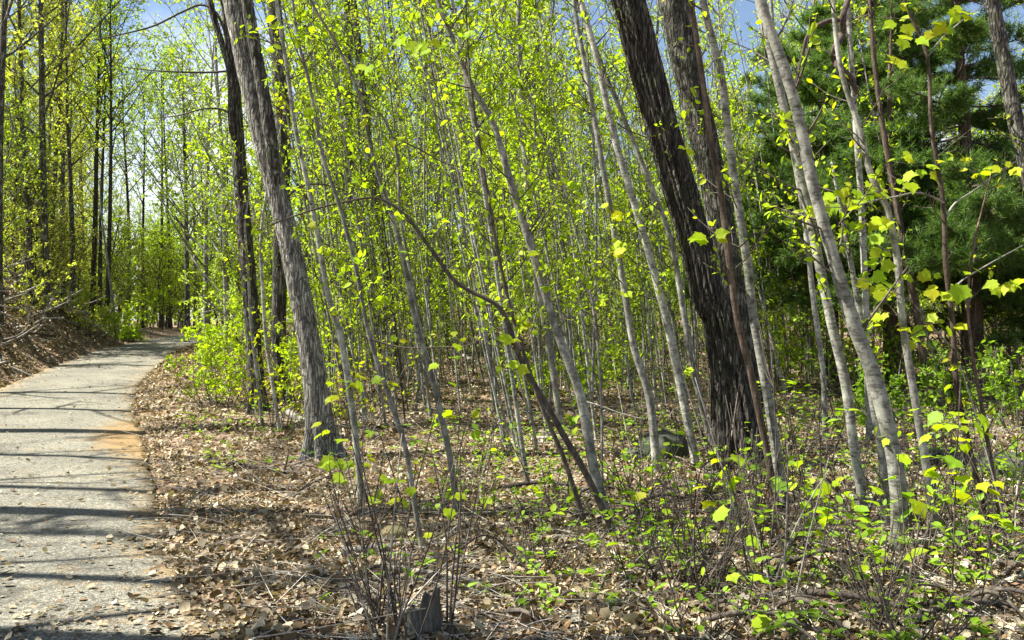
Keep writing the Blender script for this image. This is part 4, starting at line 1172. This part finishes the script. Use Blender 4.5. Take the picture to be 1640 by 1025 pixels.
for px, py, w, h, lf, lab in [(40, 520, 3.2, 1.8, 'leaf_olive', "olive bush on top of the left bank at the edge of view"), (110, 505, 2.6, 1.5, 'leaf_olive', "olive bush above the brush pile on the left bank"),
                              (150, 540, 2.0, 1.2, 'leaf_olive', "small olive bush at the end of the brush pile"), (207, 548, 1.0, .45, 'leaf_bright', "low bright green tuft at the road's left edge near the crest")]:
    bush(lab, px, py, w, h, lf, 14, 6, .10)

for px, py, w, h, lf, lab in [(1330, 640, 1.6, 1.5, 'leaf_green', "green bush behind the paired pale stems"), (1400, 632, 1.6, 1.6, 'leaf_bright', "bright bush just behind the stoutest pale stem"), (1470, 640, 1.4, 1.2, 'leaf_green', "green bush left of the nearest pine's trunk"),
                              (1530, 668, 1.2, .8, 'leaf_green', "low green bush before the nearest pine's trunk"), (1620, 640, 1.8, 1.8, 'leaf_green', "green bush at the far edge under the pine"), (1640, 690, 1.3, 1.0, 'leaf_green', "green low bush above the ledge log"),
                              (1270, 630, 1.6, 1.5, 'leaf_bright', "bright bush just right of the massive dark trunk, set back"), (1010, 610, 2.0, 1.2, 'leaf_bright', "bright bush low in the thicket left of the massive dark trunk"),
                              (940, 640, 1.2, .8, 'leaf_bright', "low bright bush behind the forked tall sapling"), (860, 650, 1.2, .8, 'leaf_bright', "low bright bush behind the arched sapling's stem"), (1430, 700, 1.0, .8, 'leaf_green', "low green bush behind the stoutest stem's foot"),
                              (545, 640, 1.4, 2.4, 'leaf_bright', "tall leafy bush right behind the pale roadside trunk"), (600, 625, 1.6, 2.2, 'leaf_yellow', "tall yellow-green bush right of the pale roadside trunk"), (500, 670, 1.2, 1.6, 'leaf_bright', "bright bush wrapped around the pale roadside trunk's foot"),
                              (400, 640, 1.4, 1.7, 'leaf_bright', "bright bush around the dark roadside trunk"), (330, 590, 1.4, 1.0, 'leaf_bright', "bright bush leaning over the road's right edge near the crest"),
                              (190, 552, 2.2, 1.5, 'leaf_bright', "green bush closing the left side of the crest"), (225, 535, 2.6, 1.8, 'leaf_bright', "green bush beyond the road's crest")]:
    bush(lab, px, py, w, h, lf, 12, 6, .085 if py > 600 else .11)

# ------------------------------------------------------------------ bare brush shrubs, close in front
def bare_proto(n, h, sp_):
    e = empty("bare_shrub"); bw = MB()
    for q in range(n):
        a = rng.random() * 6.28
        p = twig(np.array([rng.normal() * .06, rng.normal() * .06, -.06]), np.array([cos(a) * sp_, sin(a) * sp_, 1]), h * (.5 + .6 * rng.random()), .006, 8, .12 * rng.random())
        b = MB(); b.tube(p, (.004 + .005 * rng.random()) * np.linspace(1, .3, 8) + .001, 5); b.build("stem", M['bark_twig'] if rng.random() < .93 else M['dead_wood'], e)
        for s in range(3):
            i = rng.integers(2, 7)
            twig(p[i], unit(p[i] - p[i - 1]) + rng.standard_normal(3) * .5, .15 + .3 * rng.random(), .003, 4, 0, 3, bw)
    bw.build("twigs", M['bark_twig'], e, kind='stuff')
    return e
BARE = [(bare_proto(9, .9, .5), "bare brown twiggy shrub"), (bare_proto(7, 1.3, .3), "tall bare cane shrub"), (bare_proto(11, .6, .9), "low sprawling bare shrub")]
useds = set(); cnt = 0; tries = 0; sp = []
while cnt < 34 and tries < 4000:
    tries += 1
    px = rng.uniform(930, 1660) if rng.random() < .85 else rng.uniform(560, 930)
    py = rng.uniform(730, 1060)
    g = ground_hit(px, py)
    if any((g[0] - a) ** 2 + (g[1] - b) ** 2 < .08 for a, b in sp): continue
    sp.append((g[0], g[1])); cnt += 1
    i = int(rng.integers(3)); pr, look = BARE[i]
    if i in useds: o = copy_tree(pr)
    else: o = pr; useds.add(i)
    o.location = g; o.rotation_euler = (0, radians(-5), rng.uniform(0, 6.28)); s = rng.uniform(.65, 1.1); o.scale = (s, s, s)
    z = next(t for a, t in SZ if px < a); d = next(t for a, t in SD if g[1] < a)
    tag(o, f"{look}, {d}, {z}", "shrub", f"bare shrubs {z}")

# ------------------------------------------------------------------ stump, rocks, logs, fallen branches
g = ground_hit(680, 1024)
e = tag(empty("tree_stump", g), "weathered grey tree stump close in front with thin shoots around it", "stump")
n = 20; ts = np.linspace(0, 1, n); b = MB()
kk_ = 40; ang = np.arange(kk_) / kk_ * 2 * pi
rings_ = []
for i, t_ in enumerate(ts):
    z = -.08 + t_ * .31
    r_ = .10 * (1 + .55 * np.exp(-t_ * 5)) * (1 + .12 * np.sin(ang * 5 + 1) * np.exp(-t_ * 2) + .10 * np.abs(np.sin(ang * 7 + t_ * 3)) ** .5 + .22 * (vnoise(ang * 6, ang * 0 + t_ * 5) - .5))
    topz = z + (t_ ** 3) * (.06 * np.sin(ang + 2.2) + .11 * (vnoise(ang * 3, ang * 0 + 2) - .5))
    rings_.append(np.stack([np.cos(ang) * r_ - .02 * t_, np.sin(ang) * r_, topz], 1))
for sc_, dz_ in ((.82, -.01), (.5, -.05), (.2, -.09)):
    rr_ = rings_[n - 1].copy(); c_ = rr_.mean(0); rr_ = c_ + (rr_ - c_) * sc_; rr_[:, 2] += dz_; rings_.append(rr_)
Vv = np.vstack(rings_); I0 = np.arange(len(rings_) - 1)[:, None] * kk_; J = np.arange(kk_)[None]; J2 = (J + 1) % kk_
b.add(Vv, np.stack([I0 + J, I0 + J2, I0 + kk_ + J2, I0 + kk_ + J], -1).reshape(-1, 4))
b.build("stump_wood", M['stump_wood'], e)
for q in range(9):
    a = [2.6, 2.9, 3.3, 3.7, .3, .1, -.3, .6, 4.2][q]
    p = twig(np.array([cos(a) * .15, sin(a) * .15, -.03]), np.array([cos(a) * .12 - .03, sin(a) * .1, 1]), .5 + .6 * rng.random(), .006, 8)
    b = MB(); b.tube(p, np.linspace(.008, .002, 8), 6); b.build("shoot", M['bark_twig'], e)

def rock(label, px, py, w, d, h, mat, sink=.3, name="boulder", cat="rock"):
    g = ground_hit(px, py); bm_ = MB()
    nu, nv = 40, 22
    u = np.arange(nu) / nu * 2 * pi; v = np.linspace(0.02, pi - .02, nv)
    U, Vg = np.meshgrid(u, v)
    X = np.cos(U) * np.sin(Vg); Y = np.sin(U) * np.sin(Vg); Z = np.cos(Vg)
    rr = 1 + .35 * (fbm(X * 1.3 + 5 + Z, Y * 1.3 + px, 3) - .5) + .12 * (fbm(X * 4 + 2, Y * 4 + Z * 4, 2) - .5)
    P = np.stack([X * w / 2 * rr, Y * d / 2 * rr, np.sign(Z) * np.abs(Z) ** .7 * h / 2 * rr + h * (.5 - sink)], -1)
    I = np.arange(nv - 1)[:, None] * nu; j = np.arange(nu)[None]; j2 = (j + 1) % nu
    bm_.add(P.reshape(-1, 3), np.stack([I + j, I + nu + j, I + nu + j2, I + j2], -1).reshape(-1, 4))
    o = bm_.build(name, M[mat]); o.location = g
    return tag(o, label, cat)
rock("dark mossy boulder in shadow, left of the massive dark trunk", 1062, 735, .72, .6, .52, 'rock_mossy')
rock("small tan rounded stone lying in the open leaf litter", 632, 862, .26, .2, .15, 'rock_tan', name="stone")
rock("low dark rock beside the mossy boulder, half buried in litter", 1020, 738, .4, .4, .22, 'rock_mossy')
rock("dark flat rock below the pine at the far edge", 1640, 765, 1.0, .7, .42, 'rock_mossy')

def log(label, p0, p1, w, mat, lift=.6, name="fallen_log", cat="log", sag=0.0, group=None, k=8, side=0, up=0.0):
    """a log or stick lying on the ground between two photo points"""
    A = ground_hit(*p0); B = ground_hit(*p1)
    n = max(8, int(np.linalg.norm(A - B) * 5)); n = min(n, 30)
    ts = np.linspace(0, 1, n); r = w / 2 / FPX * A[1]
    P = A + (B - A) * ts[:, None]
    P = P + wob(n, .012 * np.linalg.norm(B - A)) * np.sin(ts * pi)[:, None]
    gz = height(P[:, 0], P[:, 1]) + r * lift
    P[:, 2] = np.maximum(gz * .5 + .5 * (gz[0] + (gz[-1] - gz[0]) * ts), gz) + up * np.sin(ts * pi) + .01
    e = empty(name, A); tag(e, label, cat, group)
    b = MB(); b.tube(P - A, r * (1 - .45 * ts) * (1 + .1 * vnoise(ts * 9, ts * 0)), k); b.build("limb", M[mat], e)
    if side:
        for s in range(side):
            i = rng.integers(2, n - 2); d = unit(P[i + 1] - P[i]) + rng.standard_normal(3) * [.7, .7, .3] + [0, 0, .2]
            q = twig(P[i] - A, d, (.15 + .3 * rng.random()) * min(1.5, np.linalg.norm(B - A)), r * .4, 5)
            bb = MB(); bb.tube(q, np.linspace(r * .45, .0015, 5), 5); bb.build("side_branch", M[mat], e)
    return e
GL = "fallen wood on the forest floor"
log("long grey log lying level in the open leaf litter", (545, 890), (790, 866), 13, 'dead_wood', side=2, group=GL)
log("dark stick lying from the road's edge toward the pale roadside trunk", (300, 738), (545, 772), 8, 'bark_twig', side=2, group=GL)  # dark stick stands in for a cast shadow running on from the road
log("short pale broken log at the foot of the pale roadside trunk", (460, 664), (504, 686), 12, 'dead_wood', group=GL)
log("dark thin pole lying level ahead of the forked tall sapling", (800, 927), (1040, 934), 6, 'bark_twig', side=1, group=GL)
log("forked stick standing out of the litter ahead of the mossy boulder", (992, 1022), (1022, 932), 8, 'bark_twig', side=1, group=GL)
log("dark log lying behind the front brush, ahead of the massive dark trunk", (1030, 922), (1190, 940), 10, 'bark_twig', side=2, group=GL)
log("long dark branch arching over the front brush right of the stump", (1100, 1010), (1330, 1030), 10, 'bark_twig', side=2, group=GL, up=.12)
log("pale stick slanting up right toward the paired pale stems", (1205, 850), (1325, 775), 6, 'dead_wood', group=GL)
log("heavy dark log along the ledge below the pine", (1480, 742), (1690, 766), 30, 'bark_rough', group=GL, k=14)
log("grey log among the shrubs ahead of the stoutest pale stem", (1230, 960), (1460, 985), 13, 'bark_twig', side=3, group=GL, up=.06)
log("dark branch low across the brush at the far edge", (1440, 1005), (1650, 985), 11, 'bark_twig', side=3, group=GL, up=.1)
log("white broken stick left of the stump", (594, 933), (640, 948), 8, 'dead_wood', group=GL)
log("white broken stick right of the stump", (705, 946), (735, 955), 6, 'dead_wood', group=GL)
log("thin stick pointing at the stump from the open litter", (520, 1000), (640, 965), 4, 'bark_twig', side=1, group=GL)
log("dark stick left of the stump, close in front", (470, 900), (600, 1015), 5, 'bark_twig', side=2, group=GL)
log("slanting fallen pole on the slope beyond the slender grey pole", (610, 600), (700, 625), 8, 'bark_twig', group=GL)
log("fallen branch on the slope behind the arched dark sapling", (690, 560), (770, 590), 8, 'dead_wood', side=2, group=GL)
log("small stick on the road at its middle", (85, 702), (108, 698), 4, 'bark_twig', side=1, group="sticks on the road")
FL = ["ahead of the massive dark trunk", "right of the stump"]
for q in range(125):
    px = rng.uniform(420, 1640) if q % 3 else rng.uniform(950, 1640); py = rng.uniform(700, 1030) if q % 2 else rng.uniform(860, 1030)
    if px < 560 and py > 900: px += 250
    L_ = rng.uniform(40, 190); a = rng.normal() * .35
    p1 = (px + L_ * cos(a), py + L_ * sin(a) * .6)
    if p1[1] < 660: continue
    dark = rng.random() < .55
    z = next(t for a_, t in SZ if px < a_); gy_ = ground_hit(px, py)[1]; d = next(t for a_, t in SD if gy_ < a_)
    log(f"{'long' if L_ > 120 else 'short'} {'dark' if dark else 'pale'} branch, {d}, {z}", (px, py), p1, rng.uniform(3.5, 10), 'bark_twig' if dark else 'dead_wood', side=int(rng.integers(0, 3)), group="fallen branches " + z, k=6, name="fallen_branch", cat="branch", up=rng.uniform(0, .16) if dark else .02)

# brush pile on the left bank: each dead branch a part
def bank_point(yy, dl_):
    i = int(np.argmin(np.abs(CENTER[:, 1] - yy) + 100 * (CENTER[:, 1] > 60)))
    q = CENTER[i] + _nl[i] * (HALF + dl_)
    return np.array([q[0], q[1], hz(q[0], q[1])])
g = bank_point(31, 1.4); e = tag(empty("brush_pile", g), "heap of dead grey branches on the left bank beside the road", "brush pile")
q = 0
while q < 210:
    yy = rng.uniform(23, 40); dl_ = rng.uniform(.4, 3.4); c = bank_point(yy, dl_)
    mound = 1.5 * np.exp(-((yy - 31) / 5) ** 2) * np.exp(-((dl_ - 1.9) / 1.2) ** 2)
    a = rng.normal() * .7 + 1.9 + (0 if rng.random() < .6 else pi)
    p = twig(c - g + np.array([0, 0, .04 + mound * rng.random()]), np.array([cos(a), sin(a), rng.normal() * .22 + .04]), rng.uniform(.6, 2.2), .02, 8, .12)
    if (road_dist(p[:, 0] + g[0], p[:, 1] + g[1]) > -HALF - .15).any(): continue
    q += 1
    p[:, 2] = np.maximum(p[:, 2], height(p[:, 0] + g[0], p[:, 1] + g[1]) - g[2] + .02)
    b = MB(); b.tube(p, rng.uniform(.018, .06) * np.linspace(1, .35, 8), 6); b.build("branch", M['dead_wood'] if rng.random() < .85 else M['bark_twig'], e)
for lab, p0, p1 in (("pale stick lying down the left bank to the road", (15, 590), (68, 615)), ("pale stick high on the left bank at the edge of view", (2, 560), (60, 525)), ("long pale branch propped on top of the brush pile", (52, 512), (130, 472))):
    A = ground_hit(*p0); dd = A[1]; B = px3(p1[0], p1[1], dd + .3)
    b = MB(); P = A + (B - A) * np.linspace(0, 1, 10)[:, None] + wob(10, .03); P[:, 2] += .06
    b.tube(P - A, np.linspace(.045, .015, 10), 7); o = b.build("fallen_branch", M['dead_wood']); o.location = A; tag(o, lab, "branch", "dead wood on the left bank")

# ------------------------------------------------------------------ leaf litter, twigs, ground cover
def scatter(n, rmin, rmax, a0=-.62, a1=.60, pw=.5):
    u = rng.random(n); r = (rmin ** pw + u * (rmax ** pw - rmin ** pw)) ** (1 / pw)
    a = rng.uniform(a0, a1, n)
    return r * np.sin(a), r * np.cos(a)
x, y = scatter(520000, 3.9, 42)
s = road_dist(x, y)
keep = (np.abs(s) > HALF - .06 + .2 * rng.random(len(x)) * vnoise(x * 3, y * 3)) & (rng.random(len(x)) < np.clip(.35 + 2.6 * (fbm(x * 1.7 + 40, y * 1.7, 3) - .34), .12, 1))
x, y, s = x[keep], y[keep], s[keep]
r_ = np.hypot(x, y); nL = len(x)
z = height(x, y) + .008 + .04 * rng.random(nL) + .05 * (fbm(x * 4, y * 4, 2) - .3)
ax = unit(np.c_[rng.standard_normal((nL, 2)), rng.normal(0, .45, nL)]); nm = unit(np.c_[rng.standard_normal((nL, 2)) * .8, np.ones(nL)])
size = (.018 + .055 * rng.random(nL) ** 2.2) * (1 + .035 * np.maximum(0, r_ - 9))
near = np.where((y > 5.2) & (y < 8) & (np.abs(x) < .56 * y))[0]
near = near[np.argsort(-size[near] / y[near])][:300]
mask = np.ones(nL, bool); mask[near] = False
bl = MB()
c_ = mask & (r_ < 7.5); add_leaves(bl, np.c_[x, y, z][c_], ax[c_], nm[c_], size[c_], CURL_V, CURL_F, jitter=.35)
c_ = mask & (r_ >= 7.5); add_leaves(bl, np.c_[x, y, z][c_], ax[c_], nm[c_], size[c_], DIA_V * np.array([1.2, 1, 2]), DIA_F, jitter=.35)
bl.build("leaf_litter", M['litter'], kind='stuff')
LITM = []
for q in range(10):
    b = MB(); tv, tf = (CURL_V, CURL_F) if q < 6 else (MAPLE_V * np.array([1, 1, 1.6]), MAPLE_F)
    add_leaves(b, [[0, 0, 0]], [[0, 1, 0]], [[0, 0, 1]], 1.0, tv, tf, jitter=.30); LITM.append(b.mesh("fallen_leaf", M['litter']))
for i in near:
    o = bpy.data.objects.new("leaf", random.choice(LITM)); COL.objects.link(o); o.parent = forest_floor
    a_ = ax[i]; b_ = unit(np.cross(a_, nm[i])); c_ = np.cross(b_, a_)
    m_ = mathutils.Matrix(((b_[0], a_[0], c_[0], 0), (b_[1], a_[1], c_[1], 0), (b_[2], a_[2], c_[2], 0), (0, 0, 0, 1)))
    o.matrix_local = mathutils.Matrix.Translation((x[i], y[i], z[i] + .012)) @ m_ @ mathutils.Matrix.Scale(float(size[i]) * 1.1, 4)

# crumbs of leaf on the road, thickest at its edges
x, y = scatter(60000, 4.2, 34, -.75, -.1, .6)
s = road_dist(x, y); e_ = np.abs(s) / HALF
patch = fbm(x * .9 + 4, y * 1.6, 3)
keep = (e_ < 1.03) & (rng.random(len(x)) < np.clip(.07 + .7 * e_ ** 6 + 1.6 * np.clip(patch - .58, 0, 1), 0, 1) * np.where(y < 7.5, 1.0, .5))
x, y, s = x[keep], y[keep], s[keep]; nL = len(x)
zz = zroad(y) + .035 * (1 - (s / HALF) ** 2) + .012
ax = unit(np.c_[rng.standard_normal((nL, 2)), rng.normal(0, .15, nL)]); nm = unit(np.c_[rng.standard_normal((nL, 2)) * .3, np.ones(nL)])
bl = MB(); add_leaves(bl, np.c_[x, y, zz], ax, nm, .02 + .05 * rng.random(nL) ** 2, CURL_V, CURL_F, jitter=.3)
bl.build("leaf_debris", M['litter'], kind='stuff')

# fine twigs on the floor
x, y = scatter(8000, 4.2, 26, -.6, .6, .6)
keep = np.abs(road_dist(x, y)) > HALF + .1
x, y = x[keep], y[keep]; zz = height(x, y); b = MB()
for i in range(len(x)):
    a = rng.random() * 6.28; L_ = rng.uniform(.12, 1.0); n_ = 4; ts = np.linspace(0, 1, n_)
    p = np.array([x[i], y[i], zz[i] + .03]) + np.array([cos(a), sin(a), rng.normal() * .1 + .05]) * (ts * L_)[:, None] + wob(n_, .02)
    b.tube(p, rng.uniform(.002, .006) * np.linspace(1, .5, n_), 3)
b.build("twig_litter", M['dead_wood'], kind='stuff')

# small green ground plants
x, y = scatter(8000, 5.0, 26, -.5, .6, .9)
dens = fbm(x * .5 + 9, y * .5 + 2, 3)
keep = (np.abs(road_dist(x, y)) > HALF + .6) & (rng.random(len(x)) < np.clip((dens - .42) * 3 + .35 * (x > .12 * y), .03, 1) * np.where((x < 0) & (y < 9.5), .15, 1))
x, y = x[keep], y[keep]; nL = len(x)
zz = height(x, y) + .04 + .30 * rng.random(nL) ** 1.5
P, A, N, Z = [], [], [], []
for c in range(4):
    a = rng.random(nL) * 6.28
    P.append(np.c_[x + .02 * np.cos(a), y + .02 * np.sin(a), zz]); A.append(np.c_[np.cos(a), np.sin(a), .25 + .3 * rng.standard_normal(nL)]); N.append(np.c_[rng.standard_normal((nL, 2)) * .3, np.ones(nL)]); Z.append(.035 + .05 * rng.random(nL))
bl = MB(); add_leaves(bl, np.vstack(P), np.vstack(A), np.vstack(N), np.concatenate(Z), OVAL_V, OVAL_F)
bl.build("ground_cover", M['leaf_green'], kind='stuff')

# prototypes that found no place
for lst in (BGP, BUSH):
    for pr, _ in lst:
        if "category" not in pr.keys():
            for c in list(pr.children): bpy.data.objects.remove(c)
            bpy.data.objects.remove(pr)
print("objects", len(bpy.data.objects))

# labels that would repeat are told apart by place among their like
from collections import defaultdict
dd = defaultdict(list)
for o in S.objects:
    if o.parent is None and "label" in o.keys(): dd[o["label"]].append(o)
ORD = ["leftmost"] + [w_ + " from left" for w_ in "second third fourth fifth sixth seventh eighth ninth tenth eleventh twelfth thirteenth fourteenth fifteenth sixteenth seventeenth eighteenth".split()]
for lab_, os_ in dd.items():
    if len(os_) < 2: continue
    os_.sort(key=lambda o: o.location.x / max(o.location.y, .5))
    n_ = len(os_)
    for k_, o in enumerate(os_):
        if n_ == 2: pre = ("left of two: ", "right of two: ")[k_]
        elif n_ == 3: pre = ("leftmost of three: ", "middle of three: ", "rightmost of three: ")[k_]
        elif n_ <= 18 and "beyond the edge of view" not in lab_: pre = "rightmost: " if k_ == n_ - 1 else ORD[k_] + ": "
        else: pre = ""
        o["label"] = pre + lab_
for o in S.objects:
    if o.parent is None and "label" in o.keys() and len(o["label"].replace(":", " ").split()) > 16: print("LONG", len(o["label"].split()), o["label"])
